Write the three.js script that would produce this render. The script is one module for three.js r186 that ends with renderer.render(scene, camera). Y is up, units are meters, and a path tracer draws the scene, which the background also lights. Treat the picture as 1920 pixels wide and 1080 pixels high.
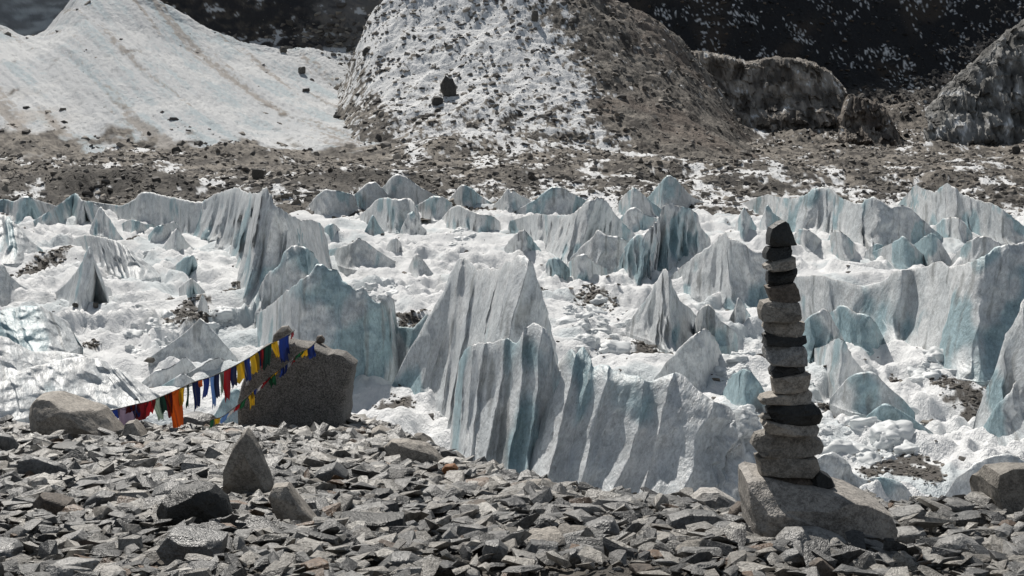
import * as THREE from 'three';
import { ImprovedNoise } from 'three/addons/math/ImprovedNoise.js';
import { ConvexGeometry } from 'three/addons/geometries/ConvexGeometry.js';
import { mergeVertices, toCreasedNormals } from 'three/addons/utils/BufferGeometryUtils.js';

// ---------------------------------------------------------------- camera, sky, sun, exposure
const CY = 2.2, FOCAL = 2637, PITCH = Math.atan(330 / FOCAL);
const scene = new THREE.Scene();
const camera = new THREE.PerspectiveCamera(2 * Math.atan(540 / FOCAL) * 180 / Math.PI, 1920 / 1080, 0.1, 3000);
camera.position.set(0, CY, 0);
camera.rotation.x = -PITCH;
scene.add(camera);

const SUN_EL = 46 * Math.PI / 180, SUN_AZ = 20 * Math.PI / 180;           // behind the glacier, a little to the left
const sunDir = new THREE.Vector3(-Math.sin(SUN_AZ) * Math.cos(SUN_EL), Math.sin(SUN_EL), -Math.cos(SUN_AZ) * Math.cos(SUN_EL));
{
  const W = 256, H = 128, a = new Float32Array(W * H * 4);
  for (let j = 0; j < H; j++) for (let i = 0; i < W; i++) {
    const el = ((j + .5) / H - .5) * Math.PI, k = Math.pow(1 - Math.max(0, Math.sin(el)), 2.2);
    const o = (j * W + i) * 4, dim = 0.54;
    a[o] = dim * (0.19 + 0.34 * k); a[o + 1] = dim * (0.235 + 0.35 * k); a[o + 2] = dim * (0.30 + 0.34 * k); a[o + 3] = 1;
  }
  const sky = new THREE.DataTexture(a, W, H, THREE.RGBAFormat, THREE.FloatType);
  sky.mapping = THREE.EquirectangularReflectionMapping; sky.magFilter = THREE.LinearFilter; sky.needsUpdate = true;
  scene.background = sky; scene.environment = sky;
}
const sun = new THREE.DirectionalLight(new THREE.Color(1, 0.955, 0.89), 4.2);
sun.position.copy(sunDir).multiplyScalar(900); sun.target.position.set(0, 0, -250);
sun.position.add(sun.target.position); sun.castShadow = true;
sun.shadow.camera.left = -420; sun.shadow.camera.right = 420; sun.shadow.camera.top = 420; sun.shadow.camera.bottom = -420; sun.shadow.camera.far = 1800;
sun.shadow.mapSize.set(4096, 4096);
scene.add(sun, sun.target);
const renderer = new THREE.WebGLRenderer({ antialias: true });
renderer.toneMapping = THREE.LinearToneMapping;
renderer.toneMappingExposure = 1.02;
renderer.shadowMap.enabled = true;

// ---------------------------------------------------------------- helpers
let seed = 12345;
const rnd = () => { seed = (seed + 0x6D2B79F5) | 0; let t = Math.imul(seed ^ (seed >>> 15), 1 | seed); t = (t + Math.imul(t ^ (t >>> 7), 61 | t)) ^ t; return ((t ^ (t >>> 14)) >>> 0) / 4294967296; };
const rr = (a, b) => a + (b - a) * rnd();
const pick = a => a[Math.floor(rnd() * a.length)];
const pn = new ImprovedNoise();
const N3 = (x, y, z) => pn.noise(x + 100.3, y + 57.7, z + 31.1);
const fbm = (x, y, z, o = 4) => { let s = 0, a = 1; for (let i = 0; i < o; i++) { s += a * N3(x, y, z); x = x * 2.03 + 7; y = y * 2.03 + 3; z = z * 2.03 + 5; a *= .5; } return s; };
const rdg = (x, y, z) => 1 - Math.abs(N3(x, y, z)) * 2;
const sst = (a, b, x) => { const t = Math.min(1, Math.max(0, (x - a) / (b - a))); return t * t * (3 - 2 * t); };
const lerp = (a, b, t) => a + (b - a) * t;
const mix3 = (a, b, t) => [lerp(a[0], b[0], t), lerp(a[1], b[1], t), lerp(a[2], b[2], t)];
const V = (x, y, z) => new THREE.Vector3(x, y, z);
const SN = Math.sin(PITCH), CS = Math.cos(PITCH);
function slope(px, py) { const x = (px - 960) / FOCAL, y = -(py - 540) / FOCAL, k = y * SN + CS; return [x / k, (y * CS - SN) / k]; }   // per metre of distance
function at(px, py, d) { const [sx, sy] = slope(px, py); return V(sx * d, CY + sy * d, -d); }     // a surveyed bearing and distance -> a point of the place
function hit(px, py, h, d0, d1) {                                                               // where that bearing meets the ground h(x, d)
  const [sx, sy] = slope(px, py); let a = d0, b = d1;
  const f = d => CY + sy * d - h(sx * d, d);
  let step = (d1 - d0) / 60, d = d0; for (; d < d1; d += step) if (f(d) <= 0) { b = d; a = Math.max(d0, d - step); break; }
  for (let i = 0; i < 30; i++) { const m = (a + b) / 2; if (f(m) > 0) a = m; else b = m; }
  return (a + b) / 2;
}
const counts = {};
function numbered(n) { const c = counts[n] = (counts[n] ?? -1) + 1; return c ? `${n}_${String(c).padStart(3, '0')}` : n; }
function top(o, name, label, category, group, kind) {
  o.name = numbered(name);
  o.userData = {}; if (label) o.userData.label = label; if (category) o.userData.category = category; if (group) o.userData.group = group; o.userData.kind = kind ?? 'thing';
  scene.add(o); o.traverse(m => { if (m.isMesh) { m.castShadow = true; m.receiveShadow = true; } });
  return o;
}
function gridGeo(nu, nv, P, C, uvf) {
  const pos = new Float32Array(nu * nv * 3), col = C ? new Float32Array(nu * nv * 3) : null, idx = new Uint32Array((nu - 1) * (nv - 1) * 6), uv = new Float32Array(nu * nv * 2);
  let k = 0;
  for (let j = 0; j < nv; j++) for (let i = 0; i < nu; i++) {
    const o = j * nu + i, p = P(i, j); pos[o * 3] = p[0]; pos[o * 3 + 1] = p[1]; pos[o * 3 + 2] = p[2];
    if (C) { const c = C(i, j, p); col[o * 3] = c[0]; col[o * 3 + 1] = c[1]; col[o * 3 + 2] = c[2]; }
    if (uvf) { const w = uvf(i, j, p); uv[o * 2] = w[0]; uv[o * 2 + 1] = w[1]; } else { uv[o * 2] = p[0]; uv[o * 2 + 1] = p[2] * .7; }
    if (i < nu - 1 && j < nv - 1) { idx[k++] = o; idx[k++] = o + 1; idx[k++] = o + nu; idx[k++] = o + 1; idx[k++] = o + nu + 1; idx[k++] = o + nu; }
  }
  const g = new THREE.BufferGeometry();
  g.setAttribute('position', new THREE.BufferAttribute(pos, 3)); if (C) g.setAttribute('color', new THREE.BufferAttribute(col, 3));
  g.setAttribute('uv', new THREE.BufferAttribute(uv, 2)); g.setIndex(new THREE.BufferAttribute(idx, 1)); g.computeVertexNormals();
  return g;
}
function noiseTexture(n, f, srgb, rx, ry = rx) {
  const a = new Uint8Array(n * n * 4);
  for (let j = 0; j < n; j++) for (let i = 0; i < n; i++) { const c = f(i / n, j / n), o = (j * n + i) * 4; for (let k = 0; k < 3; k++) a[o + k] = Math.max(0, Math.min(255, (Array.isArray(c) ? c[k] : c) * 255)); a[o + 3] = 255; }
  const t = new THREE.DataTexture(a, n, n); t.wrapS = t.wrapT = THREE.RepeatWrapping; t.magFilter = THREE.LinearFilter; t.minFilter = THREE.LinearMipmapLinearFilter; t.generateMipmaps = true;
  if (srgb) t.colorSpace = THREE.SRGBColorSpace; t.repeat.set(rx, ry); t.needsUpdate = true; return t;
}
const hash2 = (x, y, k) => { let h = Math.imul(x, 374761393) ^ Math.imul(y, 668265263) ^ Math.imul(k | 0, 1274126177); h = Math.imul(h ^ (h >>> 13), 1274126177); return ((h ^ (h >>> 16)) >>> 0) / 4294967296; };
const loopN = (u, v, f, k) => { const x = u * f, y = v * f, xi = Math.floor(x), yi = Math.floor(y), a = x - xi, b = y - yi, sa = a * a * (3 - 2 * a), sb = b * b * (3 - 2 * b), w = n => ((n % f) + f) % f; return lerp(lerp(hash2(w(xi), w(yi), k), hash2(w(xi + 1), w(yi), k), sa), lerp(hash2(w(xi), w(yi + 1), k), hash2(w(xi + 1), w(yi + 1), k), sa), sb) * 1.6 - .8; };

// ---------------------------------------------------------------- materials
const grain = noiseTexture(512, (u, v) => { let c = .5; for (const [f, a] of [[8, .16], [24, .16], [70, .18], [160, .14]]) c += a * loopN(u, v, f, f); return c; }, false, 1.7);
const mottle = noiseTexture(512, (u, v) => { let c = .86; for (const [f, a] of [[6, .10], [20, .16], [60, .17], [150, .16]]) c += a * loopN(u, v, f, f + 3); const vein = Math.abs(loopN(u, v, 9, 77)); if (vein < .03) c += .08; return Math.min(1, c); }, true, 1.7);
const crustBump = noiseTexture(1024, (u, v) => { let c = .5; for (const [f, a] of [[10, .2], [26, .2], [64, .16], [150, .12], [330, .08]]) c += a * loopN(u, v, f, f + 11); return c; }, false, .16);
const landBump = crustBump.clone(); landBump.repeat.set(.05, .05); landBump.needsUpdate = true;
const crust = noiseTexture(1024, (u, v) => { let c = .93; for (const [f, a] of [[9, .05], [30, .07], [90, .09], [260, .09]]) c += a * loopN(u, v, f, f + 31); const k = loopN(u, v, 40, 5) + .6 * loopN(u, v, 120, 9); if (k > .75) c -= .12 * sst(.75, 1, k); return Math.min(1, c); }, true, .13);
const rockMat = (r, g, b, rough = .72) => new THREE.MeshStandardMaterial({ color: new THREE.Color().setRGB(r, g, b), roughness: rough, map: mottle, bumpMap: grain, bumpScale: .009 });
const M = {
  ice: new THREE.MeshStandardMaterial({ vertexColors: true, roughness: .5, map: crust, bumpMap: crustBump, bumpScale: .07 }),
  snow: new THREE.MeshStandardMaterial({ vertexColors: true, roughness: .8, bumpMap: crustBump, bumpScale: .2 }),
  land: new THREE.MeshStandardMaterial({ vertexColors: true, roughness: .9, bumpMap: landBump, bumpScale: .5 }),
  soil: new THREE.MeshStandardMaterial({ vertexColors: true, roughness: .95, bumpMap: grain, bumpScale: .02 }),
  stoneCopies: new THREE.MeshStandardMaterial({ color: 0xffffff, roughness: .45, map: mottle, bumpMap: grain, bumpScale: .008 }),
  farStone: new THREE.MeshStandardMaterial({ color: 0xffffff, roughness: .8 }),
};
const STONE = {
  black: rockMat(.03, .031, .03, .5), slate: rockMat(.19, .19, .187, .45), grey: rockMat(.38, .372, .358, .52),
  taupe: rockMat(.36, .33, .29), tan: rockMat(.48, .435, .38), pale: rockMat(.62, .59, .55), rust: rockMat(.36, .15, .05), brown: rockMat(.17, .138, .112),
};

// ================================================================= LARGE STRUCTURE
// ---------------------------------------------------------------- near moraine (ground the photographer stands on)
const crestPts = [[-400, 800], [0, 800], [200, 815], [400, 808], [600, 798], [660, 790], [730, 815], [800, 848], [900, 878], [1000, 903], [1200, 930], [1400, 940], [1700, 945], [1920, 935], [2300, 930]];
const interp = (tab, x) => { if (x <= tab[0][0]) return tab[0][1]; for (let i = 1; i < tab.length; i++) if (x <= tab[i][0]) return lerp(tab[i - 1][1], tab[i][1], (x - tab[i - 1][0]) / (tab[i][0] - tab[i - 1][0])); return tab[tab.length - 1][1]; };
const crestTab = crestPts.map(([px, py]) => { const [sx, sy] = slope(px, py); const d = .96 / (-sy - .177); return [sx, d]; });
function moraineY(x, d) {
  const dc = interp(crestTab, x / Math.max(d, 1)), e = d - dc + .6;
  const soft = e > 0 ? .72 * (Math.sqrt(e * e + .5) - Math.sqrt(.5)) : 0;
  return CY - .96 - .177 * d - soft + .07 * fbm(x * .6, d * .6, 3, 3) + .02 * N3(x * 3, d * 3, 8);
}
{
  const nu = 260, nv = 210;
  const g = gridGeo(nu, nv, (i, j) => { const d = 3.2 * Math.pow(52 / 3.2, j / (nv - 1)), x = d * lerp(-.62, .62, i / (nu - 1)); return [x, moraineY(x, d) + .035 * fbm(x * 5, d * 5, 1, 3) + .012 * N3(x * 28, d * 28, 2), -d]; },
    (i, j, p) => { const n = .5 + .5 * fbm(p[0] * 2, p[2] * 2, 4, 4), c = mix3([.075, .068, .06], [.15, .135, .115], sst(.25, .8, n)); return c; });
  top(new THREE.Mesh(g, M.soil), 'moraine_ground', 'grey gravelly moraine ground under the loose stones', 'ground', null, 'structure');
}
// ---------------------------------------------------------------- glacier floor
const floorBase = (x, d) => CY - 18 + .5 * fbm(x * .02, d * .02, 9, 2);
const floorHit = (px, py) => hit(px, py, floorBase, 40, 380);
const debris = [[75, 492, 26, 14], [345, 578, 30, 16], [375, 597, 30, 10], [320, 548, 8, 5], [450, 545, 22, 10], [1215, 655, 26, 22], [1240, 672, 20, 10], [770, 598, 30, 12], [1820, 732, 42, 22], [1770, 715, 20, 8], [1695, 868, 60, 26], [1640, 880, 34, 12], [1735, 895, 30, 18], [1105, 546, 18, 5], [1560, 748, 26, 10], [700, 825, 60, 22], [780, 845, 50, 16], [1470, 770, 12, 6], [1610, 780, 20, 8], [170, 628, 12, 5], [1370, 660, 22, 18], [1015, 540, 10, 5], [250, 453, 8, 3], [880, 478, 14, 4], [1590, 800, 14, 6], [1680, 700, 10, 6], [1720, 600, 8, 5], [735, 765, 40, 12], [1120, 560, 40, 12], [560, 560, 26, 6]].map(([x, y, rx, ry]) => {
  const d = floorHit(x, y), p = at(x, y, d), d2 = floorHit(x, y - ry); return { x: p.x, d, rx: rx / FOCAL * d, rd: Math.max(.8, Math.min(18, d2 - d)) };
});
const debrisAt = (x, d) => { let m = 0; for (const b of debris) { const u = (x - b.x) / b.rx, v = (d - b.d) / b.rd, q = u * u + v * v; if (q < 4) m = Math.max(m, 1 - q * .5); } return m; };
const soft = (x, y, z) => 1 - 2 * Math.sqrt(N3(x, y, z) ** 2 + .008);
function floorY(x, d) {
  const bare = 1 - .85 * sst(0, .5, debrisAt(x, d)), rough = bare * (.35 + .65 * sst(-.3, .3, fbm(x * .035 + 4, d * .028, 2, 2))), w = .8 * N3(x * .12, d * .12, 6), v = .5 * N3(x * .5, d * .5, 16);
  let y = floorBase(x, d) + 1.2 * fbm(x * .05, d * .045, 1, 2);
  y += 1.9 * (Math.pow(Math.max(0, soft(x * .085 + w, d * .065 - .02 * x, 3)), 2) - .45) * sst(60, 95, d);
  y += rough * (1.0 * (soft(x * .2 + .7 * v, d * .13 + .05 * x, 13) - .6) + .95 * fbm(x * .42 + w, d * .3, 7, 3));
  y += rough * (.15 * Math.abs(N3(x * 1.3, d * 1.0, 5)) * 2 * sst(-.1, .3, N3(x * .07, d * .06, 41)) + .34 * fbm(x * 1.1 + v, d * .7, 11, 2));
  return y;
}
{
  const nu = 760, nv = 450, d0 = 46, d1 = 330;
  const g = gridGeo(nu, nv, (i, j) => { const d = d0 * Math.pow(d1 / d0, j / (nv - 1)), x = d * lerp(-.46, .46, i / (nu - 1)); return [x, floorY(x, d), -d]; },
    (i, j, p) => {
      const d = -p[2], x = p[0], n = fbm(x * .12, d * .1, 21, 3), m = debrisAt(x, d);
      let c = mix3([.86, .865, .87], [.70, .745, .765], sst(.15, .45, n));
      c = mix3(c, [.55, .56, .56], .5 * sst(.38, .6, fbm(x * .5, d * .22, 33, 3)));
      if (m > 0) c = mix3(c, [.085, .075, .066], sst(.05, .22, m * .9 - .42 + .75 * fbm(x * .9, d * .5, 17, 3)));
      return c;
    });
  top(new THREE.Mesh(g, M.snow), 'glacier_floor', 'white snow and rough melting ice between the pinnacles', 'glacier', null, 'structure');
}
// ---------------------------------------------------------------- far land, lofted between surveyed lines
const cub = (a, b, c, d, t) => b + .5 * t * (c - a + t * (2 * a - 5 * b + 4 * c - d + t * (3 * (b - c) + d - a)));
function loft(xs, rows, nu, nv, relief, color) {
  const cx = rows.map(r => xs.map((_, k) => Array.isArray(r.y) ? r.y[k] : r.y));
  const colY = (r, x) => { let k = 1; while (k < xs.length - 1 && x > xs[k]) k++; const t = (x - xs[k - 1]) / (xs[k] - xs[k - 1]), Y = cx[r], q = i => Y[Math.max(0, Math.min(xs.length - 1, i))]; return cub(q(k - 2), q(k - 1), q(k), q(k + 1), t); };
  const base = (s, t) => { const x = lerp(xs[0], xs[xs.length - 1], s), f = t * (rows.length - 1), k = Math.min(rows.length - 2, Math.floor(f)), w = f - k, R = i => Math.max(0, Math.min(rows.length - 1, i));
    const y = cub(colY(R(k - 1), x), colY(k, x), colY(k + 1, x), colY(R(k + 2), x), w), d = lerp(rows[k].d, rows[k + 1].d, w); return [at(x, y, d), x, y, d]; };
  const point = (s, t) => { const [p, x, y, d] = base(s, t); relief(p, x, y, s, t); return [p.x, p.y, p.z]; };
  const st = (i, j) => [i / (nu - 1), j / (nv - 1)];
  const g = gridGeo(nu, nv, (i, j) => point(...st(i, j)), (i, j, p) => { const [s, t] = st(i, j), b = base(s, t); return color(p, b[1], b[2], s, t); });
  return { g, point, base };
}
const dirt = (p, k = 1) => { const n = fbm(p[0] * .15, p[1] * .15, p[2] * .15, 4) + .9 * fbm(p[0] * .8, p[1] * .8, p[2] * .6, 3); return mix3([.055 * k, .047 * k, .04 * k], [.30 * k, .268 * k, .23 * k], sst(-.65, .75, n)); };
const SNOW = [.84, .845, .85];
const MX = [-300, 0, 200, 400, 600, 800, 1000, 1200, 1400, 1600, 1800, 2000, 2250];
const bumpsOf = (x, y, z, f, a) => a * (fbm(x * f, y * f, z * f, 3) + .6 * Math.abs(N3(x * f * 4, y * f * 4, z * f * 4)) + .35 * Math.abs(N3(x * f * 10, y * f * 10, z * f * 10)));
const moraine = loft(MX, [
  { d: 240, y: 412 }, { d: 262, y: 393 },
  { d: 300, y: [352, 355, 352, 350, 350, 350, 350, 350, 352, 356, 358, 362, 362] },
  { d: 340, y: [318, 325, 316, 318, 325, 318, 312, 320, 332, 336, 336, 345, 345] },
  { d: 380, y: [300, 300, 290, 300, 310, 292, 288, 302, 316, 319, 319, 325, 325] },
  { d: 430, y: [250, 255, 265, 290, 290, 262, 255, 278, 296, 299, 298, 290, 290] },
  { d: 480, y: [185, 205, 230, 265, 265, 230, 220, 245, 272, 280, 276, 262, 262] },
  { d: 540, y: [120, 150, 180, 235, 235, 200, 190, 215, 250, 262, 258, 240, 240] }], 720, 185,
  (p, x, y, s, t) => { const a = sst(0, .12, t); p.y += a * (bumpsOf(p.x, 0, p.z, .035, 1.5) + .5 * Math.abs(N3(p.x * .8, 2, p.z * .55)) + .35 * Math.abs(N3(p.x * 1.7, 4, p.z * 1.1)) + 5.5 * Math.pow(Math.max(0, fbm(p.x * .025, 3, p.z * .03, 2)), 1.3)); },
  (p, x, y, s, t) => { const n = fbm(p[0] * .12, 5, p[2] * .05, 4), m = fbm(p[0] * .45, p[1] * .45, p[2] * .3, 3), near = sst(.02, .1, t) * (1 - sst(.36, .5, t)), right = sst(350, 900, x);
    const k = n * .8 + .5 * m - .36 + .30 * (1 - sst(.12, .34, t)) * right + .2 * right * near + .44 * sst(.40, .6, t) * sst(640, 760, x) * (1 - sst(1150, 1420, x)) + .06 * sst(1350, 1500, x) ;
    const wet = sst(.30, .36, t + .10 * fbm(p[0] * .06, 2, p[2] * .05, 3)); return mix3(dirt(p, lerp(.5, 1, wet)), SNOW, sst(0, .06, k)); });
top(new THREE.Mesh(moraine.g, M.land), 'far_moraine', 'brown rubble moraine with snow patches behind the ice', 'moraine', null, 'structure');

const iceSlope = loft([-300, -60, 0, 45, 80, 115, 150, 200, 300, 400, 500, 600, 680, 740, 800], [
  { d: 345, y: [345, 345, 345, 345, 345, 345, 345, 345, 342, 342, 342, 342, 342, 340, 340] },
  { d: 385, y: [288, 288, 288, 285, 284, 284, 285, 288, 292, 290, 298, 300, 298, 292, 300] },
  { d: 430, y: [205, 208, 210, 208, 205, 204, 204, 206, 216, 230, 245, 252, 255, 260, 280] },
  { d: 480, y: [130, 132, 135, 132, 126, 120, 118, 122, 142, 166, 190, 205, 215, 228, 262] },
  { d: 530, y: [72, 75, 78, 84, 80, 62, 44, 45, 75, 112, 138, 155, 170, 200, 245] },
  { d: 560, y: [45, 54, 56, 71, 66, 36, 4, -5, 27, 76, 98, 108, 128, 172, 232] },
  { d: 572, y: [38, 50, 53, 70, 63, 28, -12, -24, 8, 63, 88, 96, 116, 165, 228] },
  { d: 584, y: [70, 80, 84, 98, 92, 60, 20, 10, 40, 92, 112, 116, 140, 185, 240] }], 460, 190,
  (p, x, y, s, t) => { const w = (p.x - p.z * .6); p.y += 1.3 * fbm(w * .03, 1, p.z * .008, 3) + .8 * (rdg(w * .1, 2, p.z * .006)) + .5 * N3(w * .4, 1, p.z * .03) + .42 * N3(p.x * .9, 3, p.z * .6) + .3 * Math.abs(N3(p.x * .45, 6, p.z * .4)); },
  (p, x, y, s, t) => { const w = (p[0] - p[2] * .6), n = fbm(w * .16, 2, p[2] * .012, 4), m = fbm(p[0] * .6, 4, p[2] * .4, 3);
    let c = mix3([.60, .615, .63], [.49, .555, .585], sst(-.1, .4, n + .6 * m));
    c = mix3(c, [.70, .71, .715], sst(.05, .4, fbm(p[0] * .05, 9, p[2] * .04, 3) + .4 * m)); c = mix3(c, [.33, .345, .36], .55 * sst(.45, .6, fbm(p[0] * .35, 5, p[2] * .3, 3)));
    const streak = fbm(w * .11 + 3, 7, p[2] * .008, 4) + .35 * m;
    c = mix3(c, [.34, .30, .265], .8 * sst(.36, .62, streak + .12 * sst(.45, .1, t)));
    const ll = sst(190, 20, x) * sst(.42, .2, t); c = mix3(c, [.50, .45, .40], .75 * ll * sst(-.25, .25, fbm(p[0] * .1, 1, p[2] * .06, 4)));
    const edge = sst(.30, .13, t) + sst(600, 740, x) * .5; return mix3(c, dirt(p), sst(.35, .5, edge * .62 + .55 * fbm(p[0] * .09, 6, p[2] * .05, 4))); });
top(new THREE.Mesh(iceSlope.g, M.land), 'ice_slope', 'smooth grey-white ice slope rising at the upper left', 'ice slope', null, 'structure');

const HX = [560, 620, 700, 800, 900, 1000, 1100, 1150, 1200, 1260, 1330, 1400, 1480];
const hill = loft(HX, [
  { d: 396, y: [340, 326, 308, 292, 288, 288, 296, 300, 304, 308, 314, 324, 345] },
  { d: 425, y: [315, 285, 240, 215, 206, 206, 216, 226, 236, 256, 276, 302, 335] },
  { d: 450, y: [292, 262, 190, 160, 145, 142, 152, 166, 182, 207, 242, 286, 330] },
  { d: 475, y: [272, 235, 128, 93, 75, 68, 82, 98, 118, 148, 200, 268, 322] },
  { d: 500, y: [258, 212, 62, 18, -5, -18, 6, 32, 58, 98, 164, 254, 316] },
  { d: 515, y: [250, 200, 22, -36, -66, -76, -44, -6, 26, 69, 145, 248, 314] },
  { d: 530, y: [258, 206, 50, 0, -40, -50, -15, 25, 55, 95, 160, 256, 318] }], 560, 210,
  (p, x, y, s, t) => { const a = sst(0, .06, t); p.y += a * (bumpsOf(p.x, p.y * .3, p.z, .05, 1.7) + .7 * rdg((p.x + p.z * .35) * .12, 3, p.z * .02)); },
  (p, x, y, s, t) => { const line = 1050 + .45 * y, right = sst(line - 60, line + 40, x + 60 * fbm(p[0] * .05, 2, p[2] * .05, 3)), low = sst(185, 225, y + 12 * fbm(p[0] * .06, 3, p[2] * .06, 2));
    const b = fbm(p[0] * .30 + .1 * p[2], p[1] * .25, p[2] * .22, 4), f = fbm(p[0] * .9, p[1] * .9, p[2] * .6, 3);
    const k = .44 + .75 * b + .45 * f - .95 * right - .30 * low + .12 * sst(800, 650, x) - .18 * sst(60, 0, y) * sst(820, 960, x) - .55 * sst(34, 0, x - (640 + (y - 60) * .45) + 26 * N3(p[0] * .1, 2, p[2] * .1));
    const warm = sst(0, .5, fbm(p[0] * .04, 8, p[2] * .04, 3)) * right; return mix3(mix3(dirt(p), [.20, .155, .125], .6 * warm), SNOW, sst(-.04, .12, k)); });
top(new THREE.Mesh(hill.g, M.land), 'debris_hill', 'snow-dusted rubble hill in the middle background', 'hill', null, 'structure');

const darkSlope = loft([1000, 1150, 1300, 1450, 1600, 1750, 1900, 2100, 2300], [
  { d: 470, y: [292, 290, 288, 286, 286, 288, 288, 284, 284] },
  { d: 520, y: [240, 240, 240, 244, 250, 252, 245, 235, 235] },
  { d: 555, y: [185, 185, 180, 190, 205, 200, 190, 180, 180] },
  { d: 576, y: [90, 90, 92, 105, 140, 142, 115, 100, 100] },
  { d: 600, y: [-25, -25, -20, 0, 35, 35, 10, 0, 0] },
  { d: 622, y: [-120, -120, -115, -100, -70, -70, -90, -100, -100] }], 450, 190,
  (p, x, y, s, t) => { p.y += bumpsOf(p.x, p.y * .6, p.z, .06, 2.2) + 1.4 * Math.abs(N3(p.x * .5, p.y * .5, p.z * .5)); },
  (p, x, y, s, t) => { const f = fbm(p[0] * .95, p[1] * .95, p[2] * .95, 3), big = fbm(p[0] * .03, p[1] * .03, 4, 3), low = sst(150, 205, y + 30 * big);
    const rock = mix3([.022, .022, .024], dirt(p), low), brown = mix3(rock, [.10, .075, .055], .5 * sst(.1, .5, big) * (1 - low));
    return mix3(brown, SNOW, sst(.56, .66, f + .62 * fbm(p[0] * .07, p[1] * .07, p[2] * .07, 2) + .3 * big)); });
top(new THREE.Mesh(darkSlope.g, M.land), 'dark_mountain_slope', 'dark rocky mountain slope with white flecks at upper right', 'mountain', null, 'structure');

const backWall = loft([170, 250, 330, 430, 520, 600, 680, 740, 820], [
  { d: 578, y: [100, 95, 100, 120, 130, 132, 128, 120, 110] }, { d: 588, y: [45, 38, 52, 84, 94, 97, 90, 72, 60] },
  { d: 596, y: [-10, -10, 15, 50, 62, 60, 42, 30, 20] }, { d: 603, y: [-60, -60, -38, -10, 6, 10, 0, -10, -15] }, { d: 612, y: [-100, -100, -85, -66, -60, -50, -50, -55, -60] }], 300, 90,
  (p, x, y, s, t) => { p.z += 2.2 * fbm(p.x * .07, p.y * .09, 1, 3) + 1.8 * Math.abs(N3(p.x * .2, p.y * .35, 5)); p.y += .8 * N3(p.x * .3, p.y * .3, 2); },
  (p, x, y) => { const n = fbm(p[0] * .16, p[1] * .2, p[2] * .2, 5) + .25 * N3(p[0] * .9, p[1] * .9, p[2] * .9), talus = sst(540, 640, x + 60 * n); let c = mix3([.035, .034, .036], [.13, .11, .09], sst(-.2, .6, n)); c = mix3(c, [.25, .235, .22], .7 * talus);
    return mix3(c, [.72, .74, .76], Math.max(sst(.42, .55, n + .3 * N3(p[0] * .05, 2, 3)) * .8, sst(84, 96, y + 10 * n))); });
top(new THREE.Mesh(backWall.g, M.land), 'shaded_cliff', 'dark shaded rock wall behind the ice slope crest', 'cliff', null, 'structure');
const hollow = loft([-320, -100, 0, 60, 100, 140, 190], [
  { d: 588, y: [120, 120, 120, 125, 120, 110, 100] }, { d: 596, y: [60, 62, 66, 72, 66, 45, 30] }, { d: 602, y: [-10, -8, 5, 20, 10, -10, -20] }, { d: 607, y: [-60, -60, -50, -40, -45, -55, -60] }, { d: 616, y: [-105, -105, -100, -95, -95, -95, -100] }], 150, 60,
  (p) => { p.z += 1.6 * fbm(p.x * .06, p.y * .12, 3, 3); },
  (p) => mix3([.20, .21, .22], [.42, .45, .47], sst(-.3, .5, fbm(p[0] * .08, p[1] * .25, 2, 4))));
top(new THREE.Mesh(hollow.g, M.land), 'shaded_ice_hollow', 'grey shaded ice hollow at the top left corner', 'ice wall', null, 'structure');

function cliff(name, label, xs, rows, c0, c1, seed0) {
  const L = loft(xs, [{ d: rows[0].d - 2, y: rows[0].y.map(v => v + 45) }, ...rows], 170, 95,
    (p) => { const q = (v, s) => Math.round(v / s) * s, w = p.x + 1.5 * N3(p.x * .2, p.y * .2, seed0), h = p.y + 1.5 * N3(p.x * .15, p.y * .3, seed0 + 2);
      p.z += 4.2 * N3(q(w, 3.4) * .3, q(h, 5.5) * .2, seed0) + 2.2 * N3(q(w, 1.3) * .7, q(h, 2.1) * .5, seed0 + 6) + 3 * fbm(p.x * .06, p.y * .08, seed0, 2) + 1.2 * rdg(p.x * .4, p.y * .2, seed0); p.y += 1.6 * N3(q(w, 2.5) * .3, p.z * .2, seed0 + 4) + .6 * N3(p.x, p.z, 3); },
    (p) => { const n = fbm(p[0] * .2, p[1] * .12, p[2] * .2 + seed0, 4); return mix3(mix3(c0, c1, sst(-.35, .45, n)), SNOW, sst(.58, .62, n + .35 * N3(p[0] * .6, p[1] * 1.2, 4))); });
  top(new THREE.Mesh(toCreasedNormals(L.g, .35), M.land), name, label, 'cliff', null);
}
cliff('rock_cliff', 'broad tan-grey rock cliff band below the dark mountain slope', [1230, 1268, 1300, 1350, 1400, 1450, 1500, 1540, 1575, 1610], [
  { d: 516, y: [215, 222, 226, 228, 226, 222, 222, 224, 226, 228] }, { d: 524, y: [170, 178, 188, 196, 198, 196, 192, 195, 200, 222] }, { d: 531, y: [130, 124, 128, 150, 155, 150, 150, 158, 175, 215] }, { d: 536, y: [118, 104, 98, 108, 120, 112, 116, 128, 155, 212] }, { d: 560, y: [130, 110, 100, 108, 118, 112, 116, 130, 165, 225] }], [.14, .125, .11], [.46, .42, .375], 3);
cliff('rock_cliff', 'small rounded rock outcrop right of the tan cliff band', [1570, 1590, 1620, 1650, 1668, 1690], [
  { d: 490, y: [262, 264, 265, 264, 262, 268] }, { d: 497, y: [245, 238, 236, 238, 242, 262] }, { d: 501, y: [225, 195, 196, 205, 225, 258] }, { d: 504, y: [218, 182, 186, 198, 218, 256] }, { d: 516, y: [225, 190, 194, 205, 222, 258] }], [.12, .10, .085], [.34, .30, .26], 8);
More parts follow.
